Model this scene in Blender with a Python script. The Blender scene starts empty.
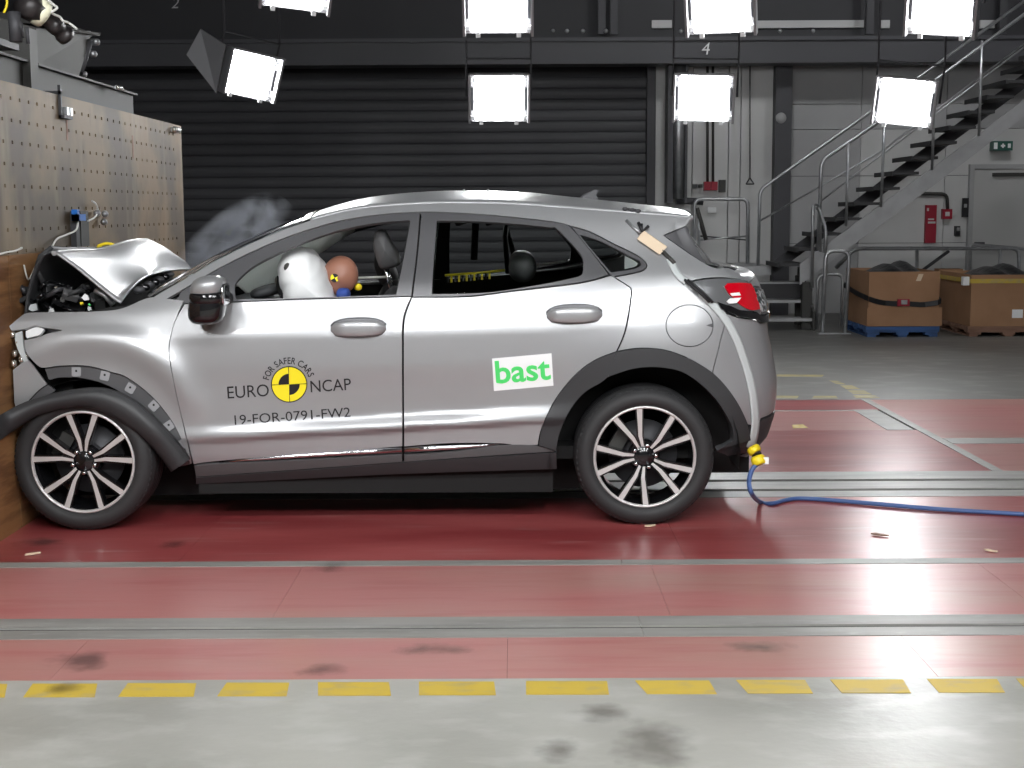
import bpy, bmesh, math, random
import numpy as np
from mathutils import Vector, Matrix
from mathutils.geometry import delaunay_2d_cdt
random.seed(4); np.random.seed(4)
SC = bpy.context.scene; COL = SC.collection

# ---------------------------------------------------------------- camera
F = 1400.0
CAM = np.array([0.0, -6.48, 1.487])
PITCH, YAW, ROLL = math.radians(7.06), 0.0021, math.radians(0.30)
fw = np.array([-math.sin(YAW)*math.cos(PITCH), math.cos(YAW)*math.cos(PITCH), -math.sin(PITCH)])
r0 = np.array([math.cos(YAW), math.sin(YAW), 0.0]); u0 = np.cross(r0, fw)
rt = r0*math.cos(ROLL) - u0*math.sin(ROLL); up = u0*math.cos(ROLL) + r0*math.sin(ROLL)
cd = bpy.data.cameras.new('camera'); cam = bpy.data.objects.new('camera', cd); COL.objects.link(cam)
cd.sensor_width = 36.0; cd.lens = F*36.0/1024.0; cd.clip_end = 200
M4 = Matrix([[rt[i], up[i], -fw[i], CAM[i]] for i in range(3)] + [[0, 0, 0, 1]])
cam.matrix_world = M4; SC.camera = cam

# ---------------------------------------------------------------- world, colour, exposure
w = bpy.data.worlds.new('world'); SC.world = w; w.use_nodes = True
w.node_tree.nodes['Background'].inputs[0].default_value = (0.75, 0.8, 0.9, 1)
w.node_tree.nodes['Background'].inputs[1].default_value = 0.05
SC.view_settings.view_transform = 'Standard'; SC.view_settings.look = 'None'
SC.view_settings.gamma = 1.0; SC.view_settings.exposure = 0.43
SC.cycles.use_denoising = True
SC.cycles.max_bounces = 8; SC.cycles.sample_clamp_indirect = 6.0
LAMP_E = 38.0          # radiance of the lamp diffusers in the hall

# ---------------------------------------------------------------- pixel helpers (pixel -> point at a stated depth or on the floor)
def ray(px, py):
    d = fw + rt*((px-512.0)/F) - up*((py-384.0)/F); return d
def U(px, py, Y):
    d = ray(px, py); t = (Y-CAM[1])/d[1]; return Vector(CAM + d*t)
def FL(px, py, z=0.0):
    d = ray(px, py); t = (z-CAM[2])/d[2]; return Vector(CAM + d*t)
def UX(px, py, X):
    d = ray(px, py); t = (X-CAM[0])/d[0]; return Vector(CAM + d*t)
def proj(P):
    q = P-CAM; dz = q@fw
    return 512+F*(q@rt)/dz, 384-F*(q@up)/dz

# ---------------------------------------------------------------- materials
def mat(name, col, rough=0.5, metal=0.0, coat=0.0, noise=None, bump=None, emit=None, trans=0.0, ior=1.45, alpha=1.0, spec=0.5, coatr=0.05):
    m = bpy.data.materials.new(name); m.use_nodes = True
    nt = m.node_tree; b = nt.nodes['Principled BSDF']
    b.inputs['Base Color'].default_value = (*col, 1); b.inputs['Roughness'].default_value = rough
    b.inputs['Metallic'].default_value = metal; b.inputs['Coat Weight'].default_value = coat
    b.inputs['Coat Roughness'].default_value = coatr; b.inputs['IOR'].default_value = ior
    b.inputs['Transmission Weight'].default_value = trans; b.inputs['Alpha'].default_value = alpha
    b.inputs['Specular IOR Level'].default_value = spec
    if emit:
        b.inputs['Emission Color'].default_value = (*emit[0], 1); b.inputs['Emission Strength'].default_value = emit[1]
    if noise or bump:
        tc = nt.nodes.new('ShaderNodeTexCoord')
    if noise:                      # list of (scale, (sx,sy,sz), col2, lo, hi, amount)
        last = None
        for (sc, st, c2, lo, hi, amt) in noise:
            mp = nt.nodes.new('ShaderNodeMapping'); mp.inputs['Scale'].default_value = st
            nt.links.new(tc.outputs['Object'], mp.inputs[0])
            n = nt.nodes.new('ShaderNodeTexNoise'); n.inputs['Scale'].default_value = sc; n.inputs['Detail'].default_value = 6
            nt.links.new(mp.outputs[0], n.inputs['Vector'])
            r = nt.nodes.new('ShaderNodeMapRange'); r.inputs[1].default_value = lo; r.inputs[2].default_value = hi
            r.inputs[3].default_value = 0; r.inputs[4].default_value = amt
            nt.links.new(n.outputs['Fac'], r.inputs[0])
            mx = nt.nodes.new('ShaderNodeMixRGB'); nt.links.new(r.outputs[0], mx.inputs[0])
            if last is None: mx.inputs[1].default_value = (*col, 1)
            else: nt.links.new(last.outputs[0], mx.inputs[1])
            mx.inputs[2].default_value = (*c2, 1); last = mx
        nt.links.new(last.outputs[0], b.inputs['Base Color'])
    if bump:
        n = nt.nodes.new('ShaderNodeTexNoise'); n.inputs['Scale'].default_value = bump[0]; n.inputs['Detail'].default_value = 4
        if len(bump) > 2:
            mp = nt.nodes.new('ShaderNodeMapping'); mp.inputs['Scale'].default_value = bump[2]
            nt.links.new(tc.outputs['Object'], mp.inputs[0]); nt.links.new(mp.outputs[0], n.inputs['Vector'])
        else: nt.links.new(tc.outputs['Object'], n.inputs['Vector'])
        bp = nt.nodes.new('ShaderNodeBump'); bp.inputs['Strength'].default_value = bump[1]; bp.inputs['Distance'].default_value = 0.02
        nt.links.new(n.outputs['Fac'], bp.inputs['Height']); nt.links.new(bp.outputs[0], b.inputs['Normal'])
    return m
MT = {}
MT['paint'] = mat('silver_paint', (0.36, 0.365, 0.372), 0.35, 0.40, 0.40, coatr=0.10)
MT['black_plastic'] = mat('black_plastic', (0.035, 0.036, 0.038), 0.5, bump=(400, .05))
MT['grey_plastic'] = mat('grey_plastic', (0.09, 0.09, 0.092), 0.45)
MT['trim_dark'] = mat('window_trim', (0.10, 0.10, 0.105), 0.35, 0.2)
MT['gloss_black'] = mat('gloss_black', (0.008, 0.008, 0.009), 0.08, 0, 0.5)
MT['black'] = mat('black_inner', (0.006, 0.006, 0.006), 0.8)
MT['chrome'] = mat('chrome', (0.62, 0.63, 0.65), 0.12, 1.0)
MT['alloy'] = mat('machined_alloy', (0.70, 0.68, 0.67), 0.35, 0.5)
MT['rubber'] = mat('tyre_rubber', (0.028, 0.028, 0.029), 0.62)
MT['glass'] = mat('tinted_glass', (0.55, 0.6, 0.58), 0.0, 0, 0, trans=1.0, ior=1.02)
MT['red_lens'] = mat('red_lens', (0.55, 0.002, 0.012), 0.1, 0, 1.0)
MT['clear_lens'] = mat('clear_lens', (0.62, 0.63, 0.64), 0.12, 0.2, 1.0, noise=[(40, (1, 1, 1), (.05, .07, .07), .45, .55, 1)])
MT['smoke_lens'] = mat('smoked_lens', (0.16, 0.165, 0.17), 0.15, 0.3, 1.0)
MT['white'] = mat('white_highlight', (0.85, 0.86, 0.86), 0.5)
MT['ink'] = mat('black_print', (0.012, 0.012, 0.014), 0.5)
MT['yellow'] = mat('yellow_print', (0.92, 0.78, 0.02), 0.45)
MT['green'] = mat('green_print', (0.08, 0.70, 0.16), 0.5)
MT['airbag'] = mat('airbag_fabric', (0.9, 0.91, 0.91), 0.8, bump=(9, .15))
MT['seat'] = mat('seat_fabric', (0.03, 0.03, 0.032), 0.8, bump=(300, .1))
MT['skin'] = mat('vinyl_skin', (0.33, 0.15, 0.10), 0.45, bump=(30, .05))
MT['blue_cloth'] = mat('blue_cloth', (0.03, 0.07, 0.3), 0.7)
MT['headliner'] = mat('headliner', (0.6, 0.63, 0.60), 0.8)
MT['dash'] = mat('dash_plastic', (0.05, 0.052, 0.055), 0.6)
MT['steel'] = mat('galvanised_steel', (0.5, 0.51, 0.52), 0.38, 0.85, noise=[(14, (1, 1, 1), (.36, .37, .38), .4, .7, .7)])
MT['dark_steel'] = mat('dark_steel', (0.06, 0.06, 0.065), 0.55, 0.3)
MT['tape'] = mat('grey_tape', (0.50, 0.53, 0.53), 0.45, bump=(40, .1))
MT['cable'] = mat('blue_cable', (0.06, 0.115, 0.29), 0.4)
MT['yellow_plug'] = mat('yellow_plug', (0.85, 0.66, 0.02), 0.4)
MT['card'] = mat('card_tag', (0.72, 0.58, 0.42), 0.7)
MT['wire'] = mat('white_wire', (0.7, 0.7, 0.66), 0.5)
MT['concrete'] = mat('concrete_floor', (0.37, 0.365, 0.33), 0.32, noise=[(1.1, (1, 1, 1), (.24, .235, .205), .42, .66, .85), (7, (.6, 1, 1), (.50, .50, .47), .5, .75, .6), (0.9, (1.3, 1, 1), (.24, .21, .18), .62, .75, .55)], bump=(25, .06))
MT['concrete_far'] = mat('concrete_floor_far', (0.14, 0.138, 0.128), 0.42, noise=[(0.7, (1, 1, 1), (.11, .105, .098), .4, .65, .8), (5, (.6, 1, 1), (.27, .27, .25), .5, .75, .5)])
MT['red_a'] = mat('red_floor_paint', (0.36, 0.08, 0.08), 0.29, noise=[(1.6, (.35, 1.6, 1), (.22, .028, .032), .38, .62, .8), (6, (.3, 2.2, 1), (.42, .24, .22), .58, .78, .6), (1.7, (1, 2, 1), (.06, .05, .05), .70, .80, .6)], bump=(18, .05, (.3, 1, 1)))
MT['red_b'] = mat('worn_red_floor_paint', (0.44, 0.17, 0.16), 0.30, noise=[(1.3, (.3, 1.6, 1), (.40, .22, .185), .4, .65, .9), (5, (.25, 2.2, 1), (.34, .07, .07), .52, .75, .6), (1.5, (1, 1.8, 1), (.10, .10, .10), .70, .80, .7)], bump=(18, .05, (.3, 1, 1)))
MT['strip'] = mat('floor_steel_strip', (0.29, 0.285, 0.265), 0.42, 0.0, noise=[(5, (.3, 2, 1), (.19, .185, .17), .42, .7, .8), (30, (.3, 1, 1), (.42, .42, .40), .6, .8, .6)])
MT['pit'] = mat('slot_dark', (0.01, 0.01, 0.01), 0.9)
MT['floor_yellow'] = mat('yellow_floor_paint', (0.56, 0.40, 0.055), 0.5, noise=[(16, (.6, 1, 1), (.38, .32, .18), .5, .75, .8)])
MT['wood'] = mat('plywood', (0.31, 0.155, 0.06), 0.65, noise=[(3.5, (1, .35, 3), (.15, .065, .024), .45, .56, .9), (2.2, (1, 1, 1), (.06, .04, .03), .66, .74, .8)], bump=(20, .3, (1, .3, 2)))
MT['barrier'] = mat('barrier_steel', (0.185, 0.125, 0.062), 0.55, 0.1, noise=[(1.7, (1, 1, 1), (.075, .055, .036), .42, .60, .9), (1.6, (1, 2.5, .4), (.27, .21, .13), .54, .76, .8), (9, (1, 1, .4), (.07, .045, .025), .60, .8, .6)])
MT['grey_steel'] = mat('grey_painted_steel', (0.044, 0.043, 0.039), 0.6, 0.0, noise=[(4, (1, 1, 1), (.045, .045, .043), .4, .7, .7)])
MT['wall_dark'] = mat('dark_wall', (0.035, 0.035, 0.039), 0.6)
MT['slat'] = mat('door_slat', (0.062, 0.062, 0.068), 0.5)
MT['wall_white'] = mat('white_wall', (0.56, 0.56, 0.55), 0.6, noise=[(1.2, (1, 1, 1), (.46, .46, .45), .4, .7, .6)])
MT['wall_grey'] = mat('grey_wall', (0.38, 0.38, 0.38), 0.6, noise=[(1.5, (1, 1, 1), (.31, .31, .31), .4, .7, .6)])
MT['post'] = mat('dark_post', (0.065, 0.065, 0.072), 0.5)
MT['stair'] = mat('stair_steel', (0.40, 0.405, 0.41), 0.5, 0.3, noise=[(5, (1, 1, 1), (.3, .3, .3), .4, .7, .6)])
MT['tread'] = mat('tread_steel', (0.05, 0.05, 0.052), 0.6, 0.2)
MT['cardboard'] = mat('cardboard', (0.36, 0.20, 0.11), 0.8, noise=[(3, (1, 1, 1), (.29, .155, .08), .4, .65, .7)], bump=(6, .15))
MT['pallet_blue'] = mat('blue_pallet_wood', (0.05, 0.12, 0.30), 0.7, noise=[(8, (.4, 1, 2), (.03, .06, .14), .4, .7, .8)])
MT['pallet_brown'] = mat('brown_pallet_wood', (0.28, 0.16, 0.11), 0.75, noise=[(8, (.4, 1, 2), (.17, .09, .06), .4, .7, .8)])
MT['bag'] = mat('black_bag', (0.012, 0.012, 0.013), 0.35, bump=(9, .8))
MT['sign_red'] = mat('red_sign', (0.30, 0.012, 0.03), 0.5)
MT['sign_green'] = mat('exit_sign', (0.03, 0.11, 0.085), 0.4)
MT['door_paint'] = mat('white_door', (0.46, 0.46, 0.45), 0.5)
MT['lamp'] = mat('lamp_diffuser', (1, 1, 1), 0.5, emit=((0.97, 0.985, 1.0), LAMP_E))
MT['lamp_body'] = mat('lamp_housing', (0.30, 0.30, 0.31), 0.4, 0.5)
MT['strip_window'] = mat('gallery_strip', (0.5, 0.5, 0.5), 0.4)
MT['white_metal'] = mat('bright_metal', (0.8, 0.79, 0.72), 0.25, 0.9)
MT['lens'] = mat('camera_lens', (0.03, 0.026, 0.026), 0.4, 0.1, 0.1)
MT['faded_yellow'] = mat('faded_yellow_paint', (0.36, 0.29, 0.11), 0.5, noise=[(9, (.6, 1, 1), (.2, .19, .14), .42, .7, .9)])
MT['dark_chrome'] = mat('dark_chrome', (0.2, 0.2, 0.21), 0.1, 1.0)
MT['clip_grey'] = mat('clip_grey', (0.3, 0.3, 0.31), 0.5)
MT['cream'] = mat('cream_ring', (0.85, 0.83, 0.62), 0.4)
MT['blue_plastic'] = mat('blue_plastic', (0.02, 0.16, 0.55), 0.4)

# ---------------------------------------------------------------- mesh builder
class MB:
    def __init__(s): s.v = []; s.f = []; s.sm = []
    def add(s, vs, fs, smooth=False):
        o = len(s.v); s.v += [tuple(x) for x in vs]; s.f += [tuple(i+o for i in f) for f in fs]; s.sm += [smooth]*len(fs); return s
    def box(s, a, b, M=None, bev=0):
        x0, y0, z0 = a; x1, y1, z1 = b
        vs = [Vector(p) for p in ((x0,y0,z0),(x1,y0,z0),(x1,y1,z0),(x0,y1,z0),(x0,y0,z1),(x1,y0,z1),(x1,y1,z1),(x0,y1,z1))]
        if M is not None: vs = [M @ p for p in vs]
        return s.add(vs, [(0,3,2,1),(4,5,6,7),(0,1,5,4),(1,2,6,5),(2,3,7,6),(3,0,4,7)])
    def tube(s, path, r, n=8, cap=True):
        P = [Vector(p) for p in path]; rings = []; vs = []
        rr = r if isinstance(r, (list, tuple)) else [r]*len(P)
        t0 = (P[1]-P[0]).normalized(); ref = Vector((0,0,1)) if abs(t0.z) < .9 else Vector((1,0,0))
        nrm = t0.cross(ref).normalized()
        for i, p in enumerate(P):
            if i == 0: t = P[1]-P[0]
            elif i == len(P)-1: t = P[-1]-P[-2]
            else: t = (P[i+1]-P[i]).normalized() + (P[i]-P[i-1]).normalized()
            t.normalize(); nrm = nrm - t*nrm.dot(t)
            if nrm.length < 1e-6: nrm = t.orthogonal()
            nrm.normalize(); bn = t.cross(nrm)
            vs += [p + (nrm*math.cos(2*math.pi*k/n) + bn*math.sin(2*math.pi*k/n))*rr[i] for k in range(n)]
        fs = [(i*n+k, i*n+(k+1)%n, (i+1)*n+(k+1)%n, (i+1)*n+k) for i in range(len(P)-1) for k in range(n)]
        s.add(vs, fs, True)
        if cap:
            o = len(s.v)-len(vs)
            s.f += [tuple(o+k for k in range(n))[::-1], tuple(o+(len(P)-1)*n+k for k in range(n))]; s.sm += [False, False]
        return s
    def lathe(s, prof, n=48, M=None, closed=False):      # prof: (r, h), axis +z of M
        vs = []; m = len(prof)
        for (r, h) in prof:
            for k in range(n):
                a = 2*math.pi*k/n; p = Vector((r*math.cos(a), r*math.sin(a), h)); vs.append(M @ p if M else p)
        fs = [(i*n+k, i*n+(k+1)%n, ((i+1)%m)*n+(k+1)%n, ((i+1)%m)*n+k) for i in range(m if closed else m-1) for k in range(n)]
        return s.add(vs, fs, True)
    def prism(s, poly, d, M=None, d0=0.0):               # poly in local xy, extruded along z
        n = len(poly)
        vs = [Vector((x, y, d0)) for x, y in poly] + [Vector((x, y, d)) for x, y in poly]
        if M is not None: vs = [M @ p for p in vs]
        return s.add(vs, [tuple(range(n))[::-1], tuple(range(n, 2*n))] + [(i, (i+1)%n, n+(i+1)%n, n+i) for i in range(n)])
    def grid(s, pts, smooth=True):                        # 2-D list of points
        h = len(pts); wd = len(pts[0])
        return s.add([p for row in pts for p in row], [(j*wd+i, j*wd+i+1, (j+1)*wd+i+1, (j+1)*wd+i) for j in range(h-1) for i in range(wd-1)], smooth)
    def blob(s, c, r, p=2.5, n=20, m=12, M=None):         # superellipsoid
        def sp(x, e): return math.copysign(abs(x)**(2/e), x)
        pts = []
        for j in range(m+1):
            v = -math.pi/2 + math.pi*j/m; row = []
            for i in range(n+1):
                uu = 2*math.pi*i/n
                q = Vector((r[0]*sp(math.cos(v),p)*sp(math.cos(uu),p), r[1]*sp(math.cos(v),p)*sp(math.sin(uu),p), r[2]*sp(math.sin(v),p)))
                if M is not None: q = M @ q
                row.append(q+Vector(c))
            pts.append(row)
        return s.grid(pts)
    def build(s, name, m, parent=None, bevel=0, solid=0, weld=False, at=None):
        me = bpy.data.meshes.new(name); me.from_pydata(s.v, [], s.f); me.polygons.foreach_set('use_smooth', s.sm)
        me.update()
        if weld:
            bm = bmesh.new(); bm.from_mesh(me); bmesh.ops.remove_doubles(bm, verts=bm.verts, dist=1e-5); bm.to_mesh(me); bm.free()
        if m is not None: me.materials.append(MT[m] if isinstance(m, str) else m)
        o = bpy.data.objects.new(name, me); COL.objects.link(o)
        if parent is not None: setpar(o, parent)
        if solid:
            md = o.modifiers.new('t', 'SOLIDIFY'); md.thickness = solid; md.offset = 0
        if bevel:
            md = o.modifiers.new('b', 'BEVEL'); md.width = bevel; md.segments = 2; md.limit_method = 'ANGLE'
        return o
def setpar(o, parent):
    o.parent = parent; o.matrix_parent_inverse = Matrix(WM(parent)).inverted()
def WM(o):
    m = o.matrix_basis.copy()
    if o.parent: m = WM(o.parent) @ o.matrix_parent_inverse @ m
    return m
def tag(o, label, cat, group=None, kind=None):
    if label: o['label'] = label
    if cat: o['category'] = cat
    if group: o['group'] = group
    if kind: o['kind'] = kind
    return o
def thing(name, loc, label, cat, group=None):
    e = bpy.data.objects.new(name, None); COL.objects.link(e); e.location = loc; e.empty_display_size = .1
    return tag(e, label, cat, group)
def struct(o): o['kind'] = 'structure'; return o
def frame_to(loc, target, upv=Vector((0,0,1))):           # matrix: local -y... +z looks at target
    z = (Vector(target)-Vector(loc)).normalized(); x = upv.cross(z).normalized(); y = z.cross(x)
    return Matrix([[x[i], y[i], z[i], loc[i]] for i in range(3)] + [[0,0,0,1]])
def bend(pts, r=.06, k=4):                                # round the corners of a polyline
    P = [Vector(p) for p in pts]; out = [P[0]]
    for i in range(1, len(P)-1):
        a = (P[i-1]-P[i]); b = (P[i+1]-P[i]); q = min(r, a.length*.45, b.length*.45)
        A = P[i]+a.normalized()*q; B = P[i]+b.normalized()*q
        for j in range(k+1):
            t = j/k; out.append(A*(1-t)**2 + P[i]*2*t*(1-t) + B*t*t)
    out.append(P[-1]); return out
def spline(pts, n=6, closed=False):                       # Catmull-Rom
    P = [Vector(p) for p in pts]; N = len(P); out = []
    rng = range(N if closed else N-1)
    for i in rng:
        if closed: a, b, c, d = P[i-1], P[i], P[(i+1)%N], P[(i+2)%N]
        else: a, b, c, d = P[max(i-1,0)], P[i], P[i+1], P[min(i+2,N-1)]
        for j in range(n):
            t = j/n; out.append(.5*((2*b)+(c-a)*t+(2*a-5*b+4*c-d)*t*t+(3*b-a-3*c+d)*t**3))
    if not closed: out.append(P[-1])
    return out
# ================================================================ FLOOR
YN = lambda py: FL(512, py).y                 # depth of a floor line that crosses the frame's middle at row py
XL, XR = -2.32, 8.0                           # the floor in view starts at the barrier and runs past the frame
XF0, XF1 = -7.0, 10.0
y_near = YN(678.5); y_far = YN(401.5)
b = MB(); b.box((XF0, -7.8, -.30), (XF1, y_near, 0)); floor = struct(b.build('floor', 'concrete'))
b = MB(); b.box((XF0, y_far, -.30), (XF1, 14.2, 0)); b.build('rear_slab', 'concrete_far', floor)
b = MB(); b.box((XF0, y_near, -.30), (XF1, y_far, -.006)); b.build('pit_bed', 'pit', floor)
def plate(name, m, x0, x1, y0, y1, g=.0006, z=0.0):
    b = MB(); b.box((x0+g, y0+g, -.05), (x1-g, y1-g, z)); return b.build(name, m, floor)
def red(m, x0, x1, y0, y1): return plate('red_plate', m, x0, x1, y0, y1)
def strip(x0, x1, y0, y1, g=.001): return plate('steel_strip', 'strip', x0, x1, y0, y1, g, .002)
yr = [YN(v) for v in (637.5, 628.9, 626.3, 617.0, 565.5, 560.5, 498.5, 492.6, 490.6, 483.0, 481.0, 473.5)]
xs = [XF0, -1.1, .37, 1.75, XF1]
for i in range(4):
    red('red_b', xs[i]-.4*(i>0), xs[i+1]-.4*(i<3), y_near, yr[0])
    red('red_b', xs[i]+.2*(i>0), xs[i+1]+.2*(i<3), yr[3], yr[4])
XJ = FL(679, 545).x
for (a, c) in ((XF0, -1.45), (-1.45, XJ), (XJ, XF1)): red('red_a', a, c, yr[5], yr[6])
for (a, c) in ((XF0, .45), (.45, XF1)):
    strip(a, c, yr[0], yr[1]); strip(a, c, yr[2], yr[3]); strip(a, c, yr[4], yr[5]); strip(a, c, yr[6], yr[7]); strip(a, c, yr[8], yr[9]); strip(a, c, yr[10], yr[11])
xd0, xd1 = FL(937, 441).x, FL(947, 441).x
yb = YN(411.5); yc = YN(432); y44 = (YN(446), YN(440.5))
red('red_a', XF0, .9, yr[11], yc); red('red_a', .9, xd0, yr[11], yc)
strip(xd0, xd1, yr[11], y_far)
red('red_b', xd1, XF1, yr[11], y44[0]); strip(xd1, XF1, y44[0], y44[1]); red('red_b', xd1, XF1, y44[1], y_far)
xp = FL(870, 420).x
red('red_b', XF0, xp, yc, yb-.06); strip(xp, xd0-.02, yc, yb); strip(XF0, xp, yb-.05, yb-.012)
red('red_a', XF0, xd0, yb, y_far)
# painted dashes, each a thin film of its own
def film(name, pts, m, z=.0025, t=.0012):
    b = MB(); n = len(pts); vs = [(p.x, p.y, z) for p in pts]+[(p.x, p.y, z+t) for p in pts]
    b.add(vs, [tuple(range(n, 2*n))]+[(i, (i+1)%n, n+(i+1)%n, n+i) for i in range(n)]); return b.build(name, m, floor)
dash = [(-70,-44),(-22,6),(28,96),(123,195),(222,288),(318,390),(419,495),(526,608),(641,713),(742,809),(836,907),(933,1001),(1022,1090)]
for x0, x1 in dash:
    sk = 4 if x0 < 300 else (0 if x0 < 640 else -5)
    dy = -(x0-512)*.0052
    q = [(x0+sk*1.2, 681.5+dy), (x1+sk*.6-1, 681.5+dy), (x1-sk*.6+1, 695+dy), (x0-sk*1.2, 695+dy)]
    film('yellow_dash', [FL(a, c, 0) for a, c in q], 'floor_yellow', .0005)
for q in ([(740,398),(797,398.5),(799,396),(743,395.5)], [(812,398.5),(838,398.5),(836,396),(814,396)], [(856,398),(880,398),(875,395.5),(853,395.5)],
          [(853,394),(872,394.5),(864,390.5),(847,390)], [(846,389),(860,389),(852,385.5),(840,385.5)], [(836,384),(846,384.5),(838,381),(829,380.5)], [(776,376.5),(822,377),(824,375),(776,374.5)]):
    film('yellow_dash', [FL(a, c, 0) for a, c in q], 'faded_yellow', .0005)
film('yellow_mark', [FL(*p) for p in ((793,428.5),(808,428),(803,424.5),(792,425))], 'floor_yellow', .001)
# grimy smudges left on the paint
def smudge_mat(name, col, amt):
    m = bpy.data.materials.new(name); m.use_nodes = True; nt = m.node_tree; bs = nt.nodes['Principled BSDF']; bs.inputs['Base Color'].default_value = (*col, 1); bs.inputs['Roughness'].default_value = .5
    tc = nt.nodes.new('ShaderNodeTexCoord'); mp = nt.nodes.new('ShaderNodeMapping'); mp.inputs['Location'].default_value = (-1, -1, 0); mp.inputs['Scale'].default_value = (2, 2, 0)
    nt.links.new(tc.outputs['Generated'], mp.inputs[0]); ln = nt.nodes.new('ShaderNodeVectorMath'); ln.operation = 'LENGTH'; nt.links.new(mp.outputs[0], ln.inputs[0])
    ns = nt.nodes.new('ShaderNodeTexNoise'); ns.inputs['Scale'].default_value = 9; ns.inputs['Detail'].default_value = 5; nt.links.new(tc.outputs['Object'], ns.inputs['Vector'])
    ad = nt.nodes.new('ShaderNodeMath'); ad.operation = 'MULTIPLY_ADD'; ad.inputs[1].default_value = 1.5; nt.links.new(ns.outputs['Fac'], ad.inputs[0]); nt.links.new(ln.outputs['Value'], ad.inputs[2])
    r = nt.nodes.new('ShaderNodeMapRange'); r.inputs[1].default_value = 1.55; r.inputs[2].default_value = .85; r.inputs[3].default_value = 0; r.inputs[4].default_value = amt; nt.links.new(ad.outputs[0], r.inputs[0]); nt.links.new(r.outputs[0], bs.inputs['Alpha']); return m
SM1 = smudge_mat('dark_smudge', (.05, .045, .045), .42); SM2 = smudge_mat('damp_stain', (.17, .155, .135), .45)
for (px, py, rx, ry, m) in ((82, 661, 40, 14, SM1), (325, 671, 34, 10, SM1), (330, 568, 22, 7, SM1), (42, 543, 34, 6, SM1), (175, 545, 20, 5, SM1), (62, 689, 26, 8, SM1), (600, 715, 40, 14, SM2), (655, 745, 55, 34, SM2), (560, 752, 30, 16, SM2), (430, 650, 60, 8, SM2), (760, 648, 40, 8, SM2)):
    c0 = FL(px, py); dx = abs(FL(px+rx, py).x-c0.x); dy = abs(FL(px, py+ry).y-FL(px, py-ry).y)/2
    b = MB(); b.add([(c0.x+dx*math.cos(a), c0.y+dy*math.sin(a), .0045) for a in np.linspace(0, 2*math.pi, 28, endpoint=False)], [tuple(range(28))]); b.build('floor_smudge', m, floor)
# scraps of debris on the floor
def scrap(px, py, s, m, label, rz):
    p = FL(px, py); b = MB(); M = Matrix.Translation((p.x, p.y, .004)) @ Matrix.Rotation(rz, 4, 'Z')
    b.prism([(-s,-s*.25),(-s*.2,-s*.4),(s*.9,-s*.1),(s,s*.2),(s*.1,s*.22),(-s*.7,s*.3)], .006, M, 0)
    return tag(b.build('debris_scrap', m), label, 'debris')
scrap(33, 555, .035, 'card', 'pale splinter on the red floor below the front wheel', .5)
scrap(991, 552, .03, 'card', 'curled pale paper scrap on red floor at far right', -.9)
scrap(650, 527, .03, 'card', 'small pale chip lying just under the rear wheel', .3)
scrap(880, 536, .04, 'pallet_brown', 'flat brown chip on shiny red floor below the blue cable', -.7)
scrap(702, 474, .02, 'ink', 'tiny dark fragment on floor behind the rear wheel', .2)

# ================================================================ HALL SHELL
YB = 13.5
b = MB(); b.box((-7, YB+.25, 0), (10, YB+.5, 7.0)); struct(b.build('wall_back', 'wall_dark'))
b = MB(); b.box((-7.2, -7.8, 0), (-7, YB+.5, 7.0)); struct(b.build('wall_left', 'wall_dark'))
b = MB(); b.box((10, -7.8, 0), (10.2, YB+.5, 7.0)); struct(b.build('wall_right', 'wall_grey'))
b = MB(); b.box((-7.2, -8.0, 0), (10.2, -7.8, 7.0)); struct(b.build('wall_front', 'wall_grey'))
b = MB(); b.box((-7.2, -8.0, 7.0), (10.2, YB+.5, 7.2)); struct(b.build('ceiling', 'wall_dark'))
# roller shutter: every slat is a piece
xa, xb = -6.95, U(651, 150, YB).x
rd = struct(tag(bpy.data.objects.new('door_1', None), None, None)); COL.objects.link(rd)
sl = None; h = .152
for k in range(22):
    if sl is None:
        b = MB(); prof = [(0, 0), (-.012, .018), (-.019, .06), (-.019, .1), (-.012, .138), (0, .152)]
        vs = [(xa, y, z) for y, z in prof]+[(xb, y, z) for y, z in prof]
        b.add(vs, [(i, i+6, i+7, i+1) for i in range(5)]+[tuple(range(6)), tuple(range(6, 12))[::-1], (0, 5, 11, 6)])
        sl = b.build('slat', 'slat', rd); sl.location = (0, YB+.1, 0)
    else:
        c = sl.copy(); COL.objects.link(c); c.location = (0, YB+.1, k*h)
b = MB(); b.box((xb-.06, YB-.02, 0), (xb+.06, YB+.2, 3.5)); b.build('guide_rail', 'post', rd)
# white panel wall right of the shutter, each upright panel a piece
wl = struct(bpy.data.objects.new('wall_right_bay', None)); COL.objects.link(wl)
xc0, xc1 = U(772, 180, YB).x, U(788, 180, YB).x
xe = [xb+.06, U(692,180,YB).x, U(728,180,YB).x, U(740,180,YB).x, xc0]
for i in range(4):
    b = MB(); b.box((xe[i]+.006, YB, 0), (xe[i+1]-.006, YB+.1, 3.55)); b.build('wall_panel', 'wall_white', wl)
zs = [0, 1.0, 1.95, 2.6, 2.95, 3.55]; xg = [xc1, 4.9, 6.1, 10]
xdoor = U(968, 240, YB).x
for j in range(5):
    for i in range(3):
        b = MB(); b.box((xg[i]+.004, YB+.06, zs[j]+.004), (xg[i+1]-.004, YB+.16, zs[j+1]-.004))
        b.build('wall_panel', 'wall_grey' if i == 0 or j > 2 else 'wall_white', wl)
b = MB(); b.box((xc0, YB-.2, 0), (xc1, YB+.1, 3.6)); po = struct(b.build('trim_1', 'post'))
b = MB(); p = U(781, 118, YB-.2); b.lathe([(0, .004), (.075, .004), (.075, 0)], 24, Matrix.Translation(p) @ Matrix.Rotation(math.pi/2, 4, 'X'))
b.build('number_disc', 'wall_grey', po)
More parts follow.
